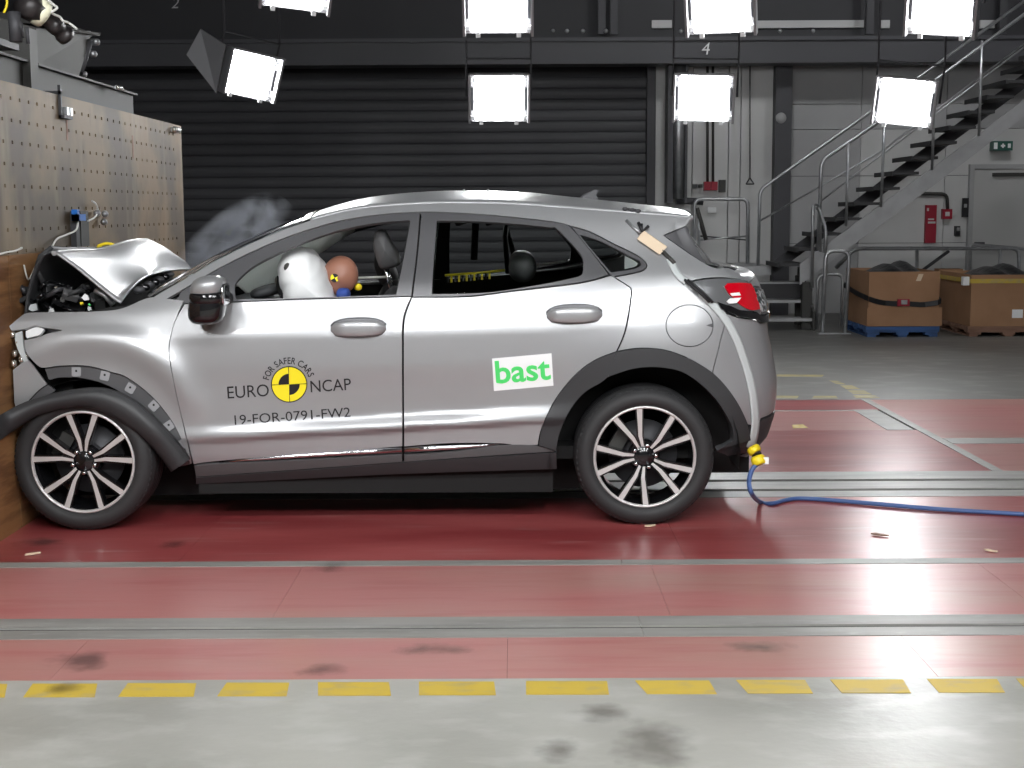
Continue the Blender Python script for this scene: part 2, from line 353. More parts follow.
# white service door with frame
b = MB(); x0, x1 = xdoor+.06, xdoor+.06+1.15; b.box((x0, YB, 0), (x1, YB+.05, 2.03)); dr = struct(b.build('door_2', 'door_paint'))
for (a, c, z0, z1) in ((x0-.07, x0-.005, 0, 2.1), (x1+.005, x1+.07, 0, 2.1), (x0-.005, x1+.005, 2.035, 2.1)):
    b = MB(); b.box((a, YB-.02, z0), (c, YB+.06, z1)); b.build('door_frame', 'wall_grey', dr)
b = MB(); b.box((x0+.02, YB-.06, .98), (x0+.16, YB-.03, 1.01)); b.box((x0+.03, YB-.04, .98), (x0+.05, YB, 1.01)); b.build('door_handle', 'dark_steel', dr)
b = MB(); b.box((x0+.25, YB-.05, 1.93), (x0+.75, YB, 1.98)); b.build('door_closer', 'grey_steel', dr)
# cross beam with bay numbers, gallery above
zb0 = U(512, 64.5, YB-.6).z; zb1 = U(512, 38, YB-.6).z
b = MB(); b.box((-7, YB-.6, zb0), (10, YB-.2, zb1)); b.box((-7, YB-.64, zb1-.05), (10, YB-.6, zb1)); b.box((-7, YB-.64, zb0), (10, YB-.6, zb0+.05))
beam = struct(b.build('trim_2', 'post'))
b = MB(); b.box((-7, YB-.15, zb1), (10, YB+.2, 7)); gal = struct(b.build('trim_3', 'wall_dark'))
for (a, c) in ((652, 672), (755, 864), (881, 890), (980, 995)):
    p = U(a, 28, YB-.2); q = U(c, 20, YB-.2); b = MB(); b.box((p.x, YB-.2, p.z), (q.x, YB-.15, q.z)); b.build('window_strip', 'strip_window', gal)
for px in (553, 567, 583, 606, 681, 742, 780, 813):
    p = U(px, 31, YB-.62); b = MB(); b.blob(p, (.03, .03, .03), 2, 8, 6); b.build('bolt', 'steel', beam)
for px in (602, 614, 870, 1003):
    p = U(px, 34, YB-.5); b = MB(); b.box((p.x-.05, YB-.5, p.z), (p.x+.05, YB-.42, 7)); b.build('upright', 'dark_steel', gal)
def text_mesh(body, size=1.0, weight=0.0):
    cu = bpy.data.curves.new('t', 'FONT'); cu.body = body; cu.size = size; cu.offset = weight; cu.align_x = 'CENTER'; cu.resolution_u = 4
    o = bpy.data.objects.new('t', cu); COL.objects.link(o); dg = bpy.context.evaluated_depsgraph_get(); dg.update()
    me = bpy.data.meshes.new_from_object(o.evaluated_get(dg)); bpy.data.objects.remove(o)
    bm = bmesh.new(); bm.from_mesh(me); bmesh.ops.triangulate(bm, faces=bm.faces); bmesh.ops.remove_doubles(bm, verts=bm.verts, dist=1e-5)
    vs = np.array([v.co[:2] for v in bm.verts]); fs = [tuple(v.index for v in f.verts) for f in bm.faces]; bm.free(); bpy.data.meshes.remove(me)
    return vs, fs
def sign_text(body, c, hgt, name, m, parent, shear=0.0):       # flat lettering facing the hall's camera side
    vs, fs = text_mesh(body); lo = vs.min(0); hi = vs.max(0); k = hgt/(hi[1]-lo[1]); ce = (lo+hi)/2
    b = MB(); b.add([(c[0]+((x-ce[0])+(y-ce[1])*shear)*k, c[1], c[2]+(y-ce[1])*k) for x, y in vs], [f for f in fs]); return b.build(name, m, parent)
p = U(706, 48.5, YB-.646); sign_text('4', p, .16, 'number', 'white', beam, .15)
p = U(176, 3, YB-.205); sign_text('2', p, .14, 'number', 'strip_window', gal, .3)

# ================================================================ BARRIER BLOCK
XB = -2.365
p0 = UX(181, 126, XB); YE = p0.y; ZT = p0.z; YS = -2.4
barrier = thing('crash_barrier', (XB-1.5, YS, 0), 'tall steel faced crash barrier block with rows of bolt holes', 'barrier')
b = MB(); b.box((XB-3, YS, 0), (XB-.02, YE, ZT)); b.build('block', 'grey_steel', barrier)
# face plate with real holes: hole cells made in a strip grid
rowsz = [UX(100, y, XB).z for y in (115, 133, 151.5, 169, 184, 206, 225.8, 247)]
rowsz = [ZT-.072-i*.1025 for i in range(19)]
b = MB(); zprev = ZT; hs = .0085; pitch = .122
ys = list(np.arange(YS+.05, YE-.12, pitch))
def quad(y0, z0, y1, z1, x=XB): b.add([(x, y0, z0), (x, y1, z0), (x, y1, z1), (x, y0, z1)], [(0, 1, 2, 3)])
for z in rowsz:
    if z < .3: break
    quad(YS, z+hs, YE, zprev); yp = YS
    for y in ys:
        yy = y+random.uniform(-.006, .006); quad(yp, z-hs, yy-hs*1.25, z+hs)
        yp = yy+hs*1.25
        for (a, c, d, e) in ((yy-hs*1.25, z-hs, yy+hs*1.25, z-hs), (yy+hs*1.25, z-hs, yy+hs*1.25, z+hs), (yy+hs*1.25, z+hs, yy-hs*1.25, z+hs), (yy-hs*1.25, z+hs, yy-hs*1.25, z-hs)):
            b.add([(XB, a, c), (XB, d, e), (XB-.019, d, e), (XB-.019, a, c)], [(0, 1, 2, 3)])
    quad(yp, z-hs, YE, z+hs); zprev = z-hs
quad(YS, 0, YE, zprev)
b.box((XB-.019, YE-.003, 0), (XB-.001, YE, ZT)); b.box((XB-.019, YS, ZT-.003), (XB-.001, YE, ZT))
b.build('face_plate', 'barrier', barrier)
b = MB(); b.box((XB-.0195, YS+.02, .02), (XB-.019, YE-.02, ZT-.02)); b.build('hole_backing', 'pit', barrier)
ZW = UX(0, 256, XB).z
wy = [YS, -1.15, .05, 1.27, 2.2]
for i in range(4):
    b = MB(); b.box((XB, wy[i]+.003, .0), (XB+.012, wy[i+1]-.003, ZW)); b.build('plywood_panel', 'wood', barrier)
for (px, py) in ((67, 127), (133, 147)):
    p = UX(px, py, XB+.001); b = MB(); b.box((XB, p.y-.012, p.z-.07), (XB+.002, p.y+.012, p.z+.07)); b.build('slot', 'pallet_brown', barrier)
# upper steel channel on the block
cz = UX(0, 53, XB-.12).z; cz1 = ZT
ye2 = UX(133, 100, XB-.12).y
for (a, c) in ((YS, UX(32, 60, XB-.12).y-.02), (UX(32, 60, XB-.12).y+.01, ye2)):
    b = MB(); b.box((XB-.5, a, ZT), (XB-.12, c, cz)); b.box((XB-.5, a, cz-.012), (XB-.09, c, cz)); b.build('top_girder', 'grey_steel', barrier)
p = UX(31, 75, XB-.1); b = MB(); b.box((XB-.16, p.y-.06, ZT-.0), (XB-.08, p.y+.06, cz+.16)); b.build('girder_post', 'grey_steel', barrier)
def clamp_bits(px, py, X, n, s, label):
    p = UX(px, py, X); t = thing('clamp', p, label, 'clamp')
    b = MB(); b.tube([(p.x, p.y-s, p.z), (p.x, p.y+s, p.z)], s*.3, 8); b.build('bar', 'steel', t)
    for k in range(n):
        y = p.y-s+2*s*k/max(n-1, 1); b = MB(); b.blob((p.x+.005, y, p.z), (s*.22, s*.22, s*.30), 2.5, 8, 6); b.build('bolt', 'white_metal', t)
    return t
clamp_bits(119, 88, XB-.05, 3, .05, 'shiny bolts clamped on top of the girder')
clamp_bits(176, 130, XB+.02, 4, .07, 'row of shiny bolts at the far top corner of the barrier')
p = UX(65, 105, XB+.02)
t = thing('hook_bracket', p, 'dark steel hook bracket hung over the barrier top edge', 'bracket')
b = MB(); b.box((XB, p.y-.05, p.z-.07), (XB+.015, p.y-.03, ZT+.05)); b.box((XB, p.y-.05, p.z-.07), (XB+.03, p.y+.09, p.z-.055)); b.box((XB-.1, p.y-.05, ZT+.001), (XB+.015, p.y-.03, ZT+.02)); b.build('strap', 'dark_steel', t)
for dy in (-.0, .06):
    b = MB(); b.box((XB, p.y+dy, p.z-.05), (XB+.03, p.y+dy+.035, p.z-.01)); b.build('nut', 'steel', t)
# high speed camera and housing on top of the block
p = U(68, 48, 1.6); 
t = thing('camera_housing', p, 'grey sheet steel housing standing on the barrier top', 'housing')
q = [U(36, 28, 1.1), U(92, 32, 1.9), U(79, 76, 1.75), U(38, 64, 1.1)]
b = MB(); n = Vector((-.35, .0, .1)); vs = [v for v in q]+[v+n for v in q]
b.add(vs, [(3,2,1,0), (4,5,6,7), (0,1,5,4), (1,2,6,5), (2,3,7,6), (3,0,4,7)]); b.build('side_plate', 'grey_steel', t)
q = [U(40, 24, 1.1), U(101, 33, 1.95), U(100, 36, 1.95), U(60, 30, 1.3)]
b = MB(); vs = [v for v in q]+[v+Vector((-.4, 0, .02)) for v in q]; b.add(vs, [(0,1,2,3), (7,6,5,4), (0,4,5,1), (1,5,6,2), (2,6,7,3)]); b.build('lid', 'grey_steel', t)
for (x, y) in ((88, 34), (92, 42), (96, 42), (93, 54), (83, 74)):
    b = MB(); b.blob(U(x, y, 1.9), (.025, .03, .02), 2.5, 8, 6); b.build('bolt', 'steel', t)
b = MB(); b.tube([U(90, 40, 1.85), U(85, 58, 1.85), U(80, 73, 1.8)], .02, 8); b.build('hinge_rod', 'dark_steel', t)
t = thing('high_speed_camera', U(40, 25, .2), 'high speed camera with bright ring and dark lens on barrier top', 'camera')
A, B2, C2, D2 = U(22, 4, .15), U(40, 12.5, .25), U(54, 22, .3), U(67, 37, .38)
def axcyl(name, P, Q, prof, m, n=24):
    z = (Q-P); L = z.length; Mx = frame_to(P, Q, Vector((0, 1, 0))); b = MB(); b.lathe([(r, h*L) for r, h in prof], n, Mx); return b.build(name, m, t)
axcyl('body', A, B2, [(0, 0), (.06, 0), (.06, 1), (0, 1)], 'lens', 6)
axcyl('lamp_ring', B2-(C2-B2)*.35, B2+(C2-B2)*.30, [(0, 0), (.062, 0), (.066, .5), (.062, 1), (0, 1)], 'cream')
axcyl('lens', B2+(C2-B2)*.2, D2, [(0, 0), (.034, 0), (.038, .2), (.038, .35), (.042, .36), (.042, .6), (.038, .61), (.038, .8), (.045, .82), (.045, 1), (.04, 1), (.036, .97), (0, .95)], 'lens')
b = MB(); b.tube(spline([U(48, 0, .2), U(54, 5, .22), U(57, 8, .2), U(52, 13, .2), U(60, 17, .25), U(63, 21, .25), U(69, 23, .3), U(77, 29, .3)]), .006, 6); b.build('signal_wire', 'wire', t)
b = MB(); b.tube(spline([U(6, -4, .1), U(7, 4, .1), U(4, 13, .1)]), .006, 6); b.build('yellow_wire', 'yellow_plug', t)
b = MB(); b.box((-2.62, -.15, cz+.0), (-2.36, .35, cz+.03)); 
for (x, y) in ((21, 22), (27, 28)): b.tube([U(x, y, .12), U(x+1.5, y+16, .12)], .009, 6)
b.tube([U(14, 12, .1), U(16, 42, .1)], .03, 8); b.build('mount', 'dark_steel', t)
# bracket with blue clip and loose wires on the face
p = UX(80, 228, XB+.02)
t = thing('sensor_bracket', p, 'small bracket with blue clip and wires on the barrier face', 'bracket')
b = MB(); b.box((XB, p.y-.10, p.z-.1), (XB+.03, p.y-.04, p.z+.09)); b.build('plate', 'dark_steel', t)
b = MB(); b.box((XB, p.y+.02, p.z-.1), (XB+.02, p.y+.16, p.z+.09)); b.build('plate', 'grey_steel', t)
q = UX(77, 217, XB+.03); b = MB(); b.box((XB+.02, q.y-.06, q.z-.02), (XB+.05, q.y+.09, q.z+.015)); b.box((XB+.02, q.y-.06, q.z-.02), (XB+.05, q.y-.02, q.z+.04)); b.build('clip', 'blue_plastic', t)
b = MB(); b.tube(spline([UX(x, y, XB+.035) for x, y in ((88, 221), (95, 217), (98, 211), (96, 204), (92, 201))]), .005, 6); b.build('wire', 'wire', t)
b = MB(); b.tube(spline([UX(x, y, XB+.035) for x, y in ((78, 221), (76, 230), (66, 235), (57, 239), (52, 247))]), .005, 6); b.build('wire', 'wire', t)
for (x, y) in ((97, 213), (105, 214), (104, 222)):
    b = MB(); b.blob(UX(x, y, XB+.03), (.02, .03, .02), 2, 8, 6); b.build('knob', 'steel', t)
tag(MB().tube(spline([UX(x, y, XB+.032) for x, y in ((-10, 256), (0, 254), (8, 252), (15, 251), (22, 248))]), .005, 6).build('loose_wire', 'wire'), 'loose white wire along the top of the plywood', 'wire')

# ================================================================ STUDIO LAMPS
def lamp(loc, target, label, roll=0.0, size=(.62, .50), flaps=(1, 1, 1)):
    loc = Vector(loc); t = thing('studio_lamp', loc, label, 'lamp', 'studio lamps under the ceiling')
    M = frame_to(loc, target) @ Matrix.Rotation(roll, 4, 'Z'); sx, sy = size[0]/2, size[1]/2
    b = MB(); b.box((-sx*.80, -sy*.92, -.02), (sx*.80, sy*.92, .0), M); b.build('diffuser', 'lamp', t)
    b = MB(); b.prism([(-sx, -sy), (sx, -sy), (sx, sy), (-sx, sy)], -.06, M, -.022)
    bk = [(-sx*.55, -sy*.5), (sx*.55, -sy*.5), (sx*.55, sy*.5), (-sx*.55, sy*.5)]
    vs = [M @ Vector((x, y, -.06)) for x, y in ((-sx, -sy), (sx, -sy), (sx, sy), (-sx, sy))]+[M @ Vector((x, y, -.34)) for x, y in bk]
    b.add(vs, [(0,1,5,4), (1,2,6,5), (2,3,7,6), (3,0,4,7), (4,5,6,7)]); b.build('housing', 'lamp_body', t)
    for s in (-1, 1):
        b = MB(); b.box((s*sx-.012, -sy, -.022), (s*sx+.012, sy*1.0, .10), M); b.build('side_flap', 'lamp_body', t)
        b = MB(); b.box((s*sx*.91-.012, -sy*.5, -.02), (s*sx*.91+.012, sy*.45, .02), M); b.build('side_vent', 'dark_steel', t)
        for q in (-.8, .75):
            b = MB(); b.box((s*sx*.90-.022, sy*q-.02, -.02), (s*sx*.90+.022, sy*q+.02, .02), M); b.build('clip', 'white', t)
        b = MB(); b.box((s*sx*.6-.02, -sy*1.03-.02, -.02), (s*sx*.6+.02, -sy*.92, .015), M); b.build('clip', 'white', t)
    b = MB(); b.box((-sx, sy, -.02), (sx, sy+.008, .13), M); b.box((-sx, sy+.0, .12), (sx, sy+.02, .135), M); b.build('top_flap', 'lamp_body', t)
    b = MB(); y0 = sy*.9
    b.tube([M @ Vector((-sx-.03, 0, -.12)), M @ Vector((-sx-.03, sy+.14, -.12)), M @ Vector((sx+.03, sy+.14, -.12)), M @ Vector((sx+.03, 0, -.12))], .014, 6); b.build('yoke', 'dark_steel', t)
    for s in (-1, 1): top = M @ Vector((s*(sx+.03), sy+.14, -.12)); b = MB(); b.tube([top, (top.x, top.y, 6.98)], .012, 6); b.build('hanging_pole', 'post', t)
    return t
TG = (-.2, -.6, .5)
L1, L2 = 8.5, 6.5
for i, (px, py, lab) in enumerate(((499, 98, 'square studio lamp straight above the middle of the car roof'), (704, 98, 'square studio lamp in front of the light wall, below number 4'), (905, 102, 'tilted square lamp in front of the stairs'))):
    lamp(U(px, py, L1), (TG[0]+.5, TG[1], TG[2]), lab, (0, -.04, -.13)[i])
lt = lamp(U(250, 75, L1), (5.5, -2.0, -.6), 'tilted lamp at left showing its grey side, beside the barrier', -.14, (.60, .47))
Ml = frame_to(lt.location, (5.5, -2.0, -.6)) @ Matrix.Rotation(-.12, 4, 'Z')
b = MB(); vs = [Ml @ Vector(p) for p in ((-.34, -.25, .0), (-.34, .25, .0), (-.52, .34, -.26), (-.60, .05, -.30), (-.34, .25, -.02))]; n3 = Ml.to_3x3() @ Vector((.02, 0, -.02))
b.add(vs[:4]+[v+n3 for v in vs[:4]], [(0,1,2,3), (7,6,5,4), (0,4,5,1), (1,5,6,2), (2,6,7,3), (3,7,4,0)]); b.build('barn_door', 'lamp_body', lt)
for i, (px, py, lab) in enumerate(((498, 2, 'upper lamp cut by the top edge, in line over the middle lamp'), (721, 2, 'upper lamp at the top edge just above number 4'), (943, 4, 'upper lamp at the top right corner over the stairs'), (297, -22, 'upper lamp at the top left, barely showing its lower edge'))):
    lamp(U(px, py, L2), TG, lab, (0, .0, -.12, -.1)[i], (.62, .58))
k = 0
for (Y, Z, n, rn) in ((-5.4, 5.0, 4, 'tall row on the viewer side'), (-7.0, 3.9, 4, 'low row on the viewer side')):
    for j in range(n):
        k += 1
        o = lamp((-2.9+2.05*j, Y, Z), (-.4+.5*(j-1.5), .4, .5), 'studio lamp out of view, %s, %s' % (('leftmost', 'second from left', 'third from left', 'rightmost')[j], rn), 0, (.90, .82)); o['group'] = 'overhead lamps above the frame'

for j, x in enumerate((2.6, 6.2)):  # unseen fill lamps, added to brighten the back wall
    o = lamp((x, 9.2, 6.0), (x+.6, 13.5, 1.2), 'added fill lamp out of view above the staircase bay, the %s one' % ('left', 'right')[j], 0, (.72, .6)); o['group'] = 'overhead lamps above the frame'
# ================================================================ STAIRS, RAILS
stair = thing('steel_staircase', U(900, 330, 11.2), 'grey steel staircase climbing to the right against the back wall', 'staircase')
YN1, YF1 = 10.9, 11.8
def lin(p, q, t): return (p[0]+(q[0]-p[0])*t, p[1]+(q[1]-p[1])*t)
def stringer(Y, lo, hi, t=.03, m='stair'):
    P = [U(*q, Y) for q in lo]+[U(*q, Y) for q in hi[::-1]]
    b = MB(); n = len(P); b.add([(p.x, Y, p.z) for p in P]+[(p.x, Y+t, p.z) for p in P], [tuple(range(n)), tuple(range(n, 2*n))[::-1]]+[(i, n+i, n+(i+1)%n, (i+1)%n) for i in range(n)])
    return b.build('stringer', m, stair)
stringer(YN1, [(800, 285), (849, 248), (884, 223), (962, 164), (1080, 74)], [(800, 264), (826, 245), (878, 207), (974, 138), (1072, 63)])
stringer(YF1, [(772, 275), (853, 217), (933, 157), (1060, 62)], [(772, 262), (824, 224), (898, 168), (1050, 54)], m='dark_steel')
tr = None
p1, p2 = U(849, 217.5, YN1+.4), U(925, 156, YN1+.4)
for k in range(-3, 12):
    px, py = 849+19*k, 217.5-15.3*k
    p = U(px, py, YN1+.03)
    if tr is None:
        b = MB(); b.box((-.16, 0, -.035), (.16, YF1-YN1-.03, 0)); b.box((-.17, 0, -.05), (-.15, YF1-YN1-.03, .005)); tr = b.build('tread', 'tread', stair); tr.location = p-stair.location if False else p
    else:
        c = tr.copy(); COL.objects.link(c); c.location = p
# lower flight: three steps towards the viewer and the landing
zst = [.18, .36, .54]; ystep = [10.75, 11.05, 11.35]
for i, (xr_, py) in enumerate(((812.5, 318.5), (807, 300), (799.5, 282))):
    p = U(xr_, py, 10.75+.3*i); zst[i] = p.z
    b = MB(); b.box((2.2, p.y, p.z-.035), (p.x, p.y+.32, p.z)); b.build('lower_tread', 'stair', stair)
    if i == 1:
        b = MB(); b.box((2.2, p.y+.28, p.z), (p.x-.03, p.y+.30, p.z+.19)); b.build('riser', 'tread', stair)
    if i == 2:
        b = MB(); b.box((2.2, p.y+.02, p.z-.21), (p.x-.03, p.y+.04, p.z-.036)); b.build('riser', 'stair', stair)
p = U(771, 266, 11.7); q = U(771, 275, 11.7)
b = MB(); b.box((1.6, 11.7, q.z), (p.x, 12.9, p.z)); b.build('landing', 'stair', stair)
b = MB(); a = U(800, 285, 11.2); 
for (xx, yy, zz) in ((U(800, 300, 11.0).x, 10.85, a.z+.05), (U(806, 300, 11.0).x, 11.6, a.z+.1)): b = MB(); b.box((xx, yy, 0), (xx+.12, yy+.1, zz)); b.build('support', 'grey_steel', stair)
b = MB(); p = U(812, 322, 10.7); q = U(803, 290, 11.4); b.add([(p.x+.01, 10.7, 0), (p.x+.01, 10.7, p.z+.12), (p.x+.01, 11.7, .75), (p.x+.01, 11.7, .5), (p.x+.04, 10.7, 0), (p.x+.04, 10.7, p.z+.12), (p.x+.04, 11.7, .75), (p.x+.04, 11.7, .5)], [(0,1,2,3), (7,6,5,4), (0,4,5,1), (1,5,6,2), (2,6,7,3), (3,7,4,0)]); b.build('stringer', 'grey_steel', stair)
def rail(name, px, Y, r, m, label=None, cat='railing', parent=None, rb=.08):
    pts = [U(*q[:2], q[2] if len(q) > 2 else Y) for q in px]; b = MB(); b.tube(bend(pts, rb), r, 8); o = b.build(name, m, parent)
    return tag(o, label, cat) if label else o
ZL = U(771, 266, 11.75)
rail('handrail', [(758, 265), (760, 190), (862, 118), (1040, -10)], 11.75, .022, 'steel', parent=stair)
rail('mid_rail', [(758, 222), (880, 152), (1040, 32)], 11.75, .012, 'steel', parent=stair)
rail('handrail', [(818, 250), (821.5, 161), (870, 128), (1060, -12)], 10.9, .022, 'steel', parent=stair)
rail('mid_rail', [(821, 201), (880, 156), (1060, 20)], 10.9, .011, 'steel', parent=stair)
for a in (((848.5, 143), (846, 226)), ((884.8, 117), (881, 207)), ((982, 40), (979, 136)), ((935, 82), (932, 170))):
    rail('post', a, 10.89, .018, 'steel', parent=stair)
rail('post', [(812, 288), (813, 205), (818, 205, 10.9), (826, 230, 10.75), (825, 253, 10.75)], 10.7, .02, 'steel', parent=stair)
rail('handrail', [(820.5, 252), (820.5, 212), (813.5, 205)], 10.9, .016, 'steel', parent=stair)
t = rail('guard_hoop', [(822, 334.3, 10.28), (826, 251, 10.28), (849.5, 251, 10.28), (845, 334.3, 10.28)], 10.28, .024, 'steel', 'front steel guard hoop standing on floor before the stairs', rb=.1)
b = MB(); p = FL(822, 334); b.box((p.x-.05, 10.22, 0), (p.x+.34, 10.34, .012)); b.build('base_plate', 'steel', t)
rail('guard_hoop', [(816.5, 329, 10.9), (817.5, 275, 10.9), (843, 274, 10.9), (840.5, 329.5, 10.9)], 10.9, .018, 'steel', 'smaller guard hoop behind the taller front hoop', rb=.1)
t = rail('guard_rail', [(836, 268, 12.2), (855, 248.5, 12.2), (1019, 248.5, 12.2), (1019, 305, 12.2)], 12.2, .025, 'steel', 'long level guard rail behind the two cardboard boxes', rb=.1)
for px in (917, 1000): rail('post', [(px, 249), (px, 304)], 12.2, .022, 'steel', parent=t)
rail('brace', [(923, 270), (949, 251)], 12.25, .022, 'dark_steel', parent=t)
rail('guard_rail', [(970, 300, 12.9), (970, 244.5, 12.9), (1017, 248, 12.9), (1040, 252, 12.9), (1040, 300, 12.9)], 12.9, .022, 'steel', 'shorter guard rail in front of the white door', rb=.06)
t = rail('landing_rail', [(694, 290, 12.6), (694.5, 199, 12.6), (748, 199, 12.6), (747.5, 266, 12.6)], 12.6, .026, 'steel', 'square steel rail on the landing before the white panels', rb=.1)
rail('mid_rail', [(700, 240), (747, 236)], 12.6, .012, 'steel', parent=t)
rail('mid_rail', [(700, 236), (747, 240)], 12.7, .010, 'dark_steel', parent=t)
rail('brace', [(697, 208), (706, 240)], 12.6, .03, 'grey_steel', parent=t)
rail('post', [(699, 211), (699, 250)], 12.6, .018, 'steel', parent=t)

# ================================================================ WALL FITTINGS
p, q = U(678, 199, 13.2), U(678, 60, 13.2)
t = thing('vertical_duct', p, 'fat dark vertical pipe with a bright streak before the white panels', 'pipe')
b = MB(); b.lathe([(0, 0), (.085, 0), (.085, q.z-p.z), (0, q.z-p.z)], 20, Matrix.Translation(p)); b.build('pipe', 'steel', t)
b = MB(); b.box((p.x-.16, 13.1, p.z-.06), (p.x-.085, 13.48, q.z)); b.build('bracket_plate', 'post', t); b = MB(); b.box((p.x+.085, 13.15, p.z-.06), (p.x+.12, 13.48, q.z)); b.build('bracket_plate', 'post', t)
b = MB(); b.tube([(p.x-.02, 13.2, p.z-.02), (p.x+.35, 13.2, p.z-.04)], .05, 10); b.build('elbow', 'dark_steel', t)
t = thing('socket_set', U(710, 186, 13.45), 'row of small red and grey wall sockets below two conduits', 'socket')
for px, m, wd, hh in ((695, 'dark_steel', .06, .05), (700.5, 'grey_steel', .05, .05), (707, 'sign_red', .09, .12), (714, 'sign_red', .09, .12), (722, 'grey_steel', .09, .17)):
    p = U(px, 186, 13.45); b = MB(); b.box((p.x-wd/2, 13.40, p.z-hh/2), (p.x+wd/2, 13.5, p.z+hh/2)); b.build('socket_box', m, t)
for px in (707.5, 713):
    b = MB(); b.tube([U(px, 182, 13.45), U(px, 66, 13.45)], .018, 8); b.build('conduit', 'grey_steel', t)
rail('pull_cord', [(750, 58), (750, 178), (746, 184), (754, 184), (750, 178)], 13.25, .009, 'dark_steel', 'thin hanging cord with a triangle hook on white panels', 'cord', rb=.01)
p = U(712, 210, 13.45); tag(MB().box((p.x-.06, 13.44, p.z-.04), (p.x+.06, 13.5, p.z+.04)).build('switch_box', 'white'), 'small white switch box under the landing rail top', 'switch')
p0, p1 = U(925, 243, 13.5), U(937, 205, 13.5)
t = thing('extinguisher_sign', p0, 'tall dark red fire sign on white wall under the stairs', 'sign')
b = MB(); b.box((p0.x, 13.50, p0.z), (p1.x, 13.555, p1.z)); b.build('board', 'sign_red', t)
for (a, c, d, e) in ((928, 221.5, 935.5, 223.5), (928, 218.5, 934, 220), (927, 208, 929, 211)):
    A, B2 = U(a, d and e if False else e, 13.498), U(d, c, 13.498); b = MB(); b.box((A.x, 13.497, min(A.z, B2.z)), (B2.x, 13.50, max(A.z, B2.z))); b.build('print', 'wall_white', t)
p0, p1 = U(942, 219, 13.5), U(952, 209, 13.5)
t = thing('fire_alarm', p0, 'square dark red alarm button beside the tall red sign', 'alarm')
b = MB(); b.box((p0.x, 13.48, p0.z), (p1.x, 13.555, p1.z)); b.build('case', 'sign_red', t)
c = (p0+p1)/2; b = MB(); b.box((c.x-.03, 13.475, c.z-.03), (c.x+.03, 13.48, c.z+.03)); b.build('button', 'wall_white', t)
b = MB(); b.tube(bend([U(919, 193.5, 13.53), U(947, 194, 13.53), U(947.5, 209, 13.53)], .08), .025, 8); b.build('conduit', 'grey_steel', t)
for (a, c, d, e, lab) in ((961, 217, 968, 198, 'black switch panel on the white door frame'), (955, 236, 959.5, 226, 'small black switch left of the white door')):
    p0, p1 = U(a, c, 13.5), U(d, e, 13.5); o = tag(MB().box((p0.x, 13.46, p0.z), (p1.x, 13.555 if a < 960 else 13.478, p1.z)).build('light_switch', 'ink'), lab, 'switch')
    q = (p0+p1)/2; b = MB(); b.box((q.x-.02, 13.455, q.z-.0), (q.x+.02, 13.46, q.z+.05)); b.build('button', 'wall_grey', o)
p0, p1 = U(993, 150.5, 13.4), U(1013, 141, 13.4)
t = thing('exit_sign', p0, 'small green exit sign with white arrow above the white door', 'sign')
b = MB(); b.box((p0.x, 13.40, p0.z), (p1.x, 13.55, p1.z)); b.build('board', 'sign_green', t)
c = (p0+p1)/2; b = MB(); b.box((c.x-.03, 13.395, c.z-.012), (c.x+.03, 13.4, c.z+.012)); b.box((c.x-.012, 13.394, c.z-.03), (c.x+.012, 13.4, c.z+.03)); b.build('arrow', 'white', t)
b = MB(); b.box((p0.x+.01, 13.395, c.z-.045), (p0.x+.06, 13.4, c.z+.045)); b.box((p1.x-.07, 13.395, c.z-.03), (p1.x-.03, 13.4, c.z+.03)); b.build('pictogram', 'white', t)

# ================================================================ CARDBOARD BOXES ON PALLETS
def gaylord(pL, pR, pyt, pyb, Y, dep, pal, label, plabel):
    A, B2 = U(pL, pyb, Y), U(pR, pyt, Y); x0, x1, z0, z1 = A.x, B2.x, A.z, B2.z
    t = thing('pallet', (x0, Y, 0), plabel, 'pallet'); zt = z0-.004
    zs_ = zt-.045
    for k in range(3):
        y = Y+.02+(dep-.16)*k/2
        b = MB(); b.box((x0-.02, y, zs_-.022), (x1+.02, y+.12, zs_)); b.build('stretcher_board', pal, t)
        for xx in (x0, (x0+x1)/2-.07, x1-.14):
            b = MB(); b.box((xx, y, .022), (xx+.14, y+.12, zs_-.023)); b.build('block', pal, t)
    for k in range(3):
        xx = (x0, (x0+x1)/2-.05, x1-.1)[k]; b = MB(); b.box((xx, Y+.02, 0), (xx+.1, Y+dep, .021)); b.build('bottom_board', pal, t)
    for k in range(6):
        y = Y+dep*k/6; b = MB(); b.box((x0-.02, y+.01, zs_+.001), (x1+.02, y+dep/6-.02, zt)); b.build('deck_board', pal, t)
    box = thing('cardboard_box', (x0, Y, z0), label, 'box')
    b = MB(); th = .015
    for (a, c) in (((x0, Y, z0), (x1, Y+th, z1)), ((x0, Y+dep-th, z0), (x1, Y+dep, z1)), ((x0, Y+th, z0), (x0+th, Y+dep-th, z1)), ((x1-th, Y+th, z0), (x1, Y+dep-th, z1)), ((x0+th, Y+th, z0), (x1-th, Y+dep-th, z0+th))): b.box(a, c)
    b.build('carton', 'cardboard', box)
    pts = []
    for j in range(13):
        row = []
        for i in range(17):
            uu, vv = i/16, j/12; e = (math.sin(math.pi*uu)*math.sin(math.pi*vv))**.45
            zz = z1-.10+e*(.16+.06*math.sin(5*uu+1)*math.cos(4*vv)+.03*math.sin(17*uu+3*vv))
            row.append((x0+.02+(x1-x0-.04)*uu, Y+.02+(dep-.04)*vv, zz))
        pts.append(row)
    bg = tag(MB().grid(pts).build('bin_bag', 'bag'), 'black plastic liner heaped in the '+label.split(',')[0], 'bag')
    return box, (x0, x1, z0, z1)
bx, (x0, x1, z0, z1) = gaylord(868, 940, 271.5, 326.5, 9.8, 1.15, 'pallet_blue', 'left cardboard box, belted with a dark strap', 'blue wooden pallet under the left cardboard box')
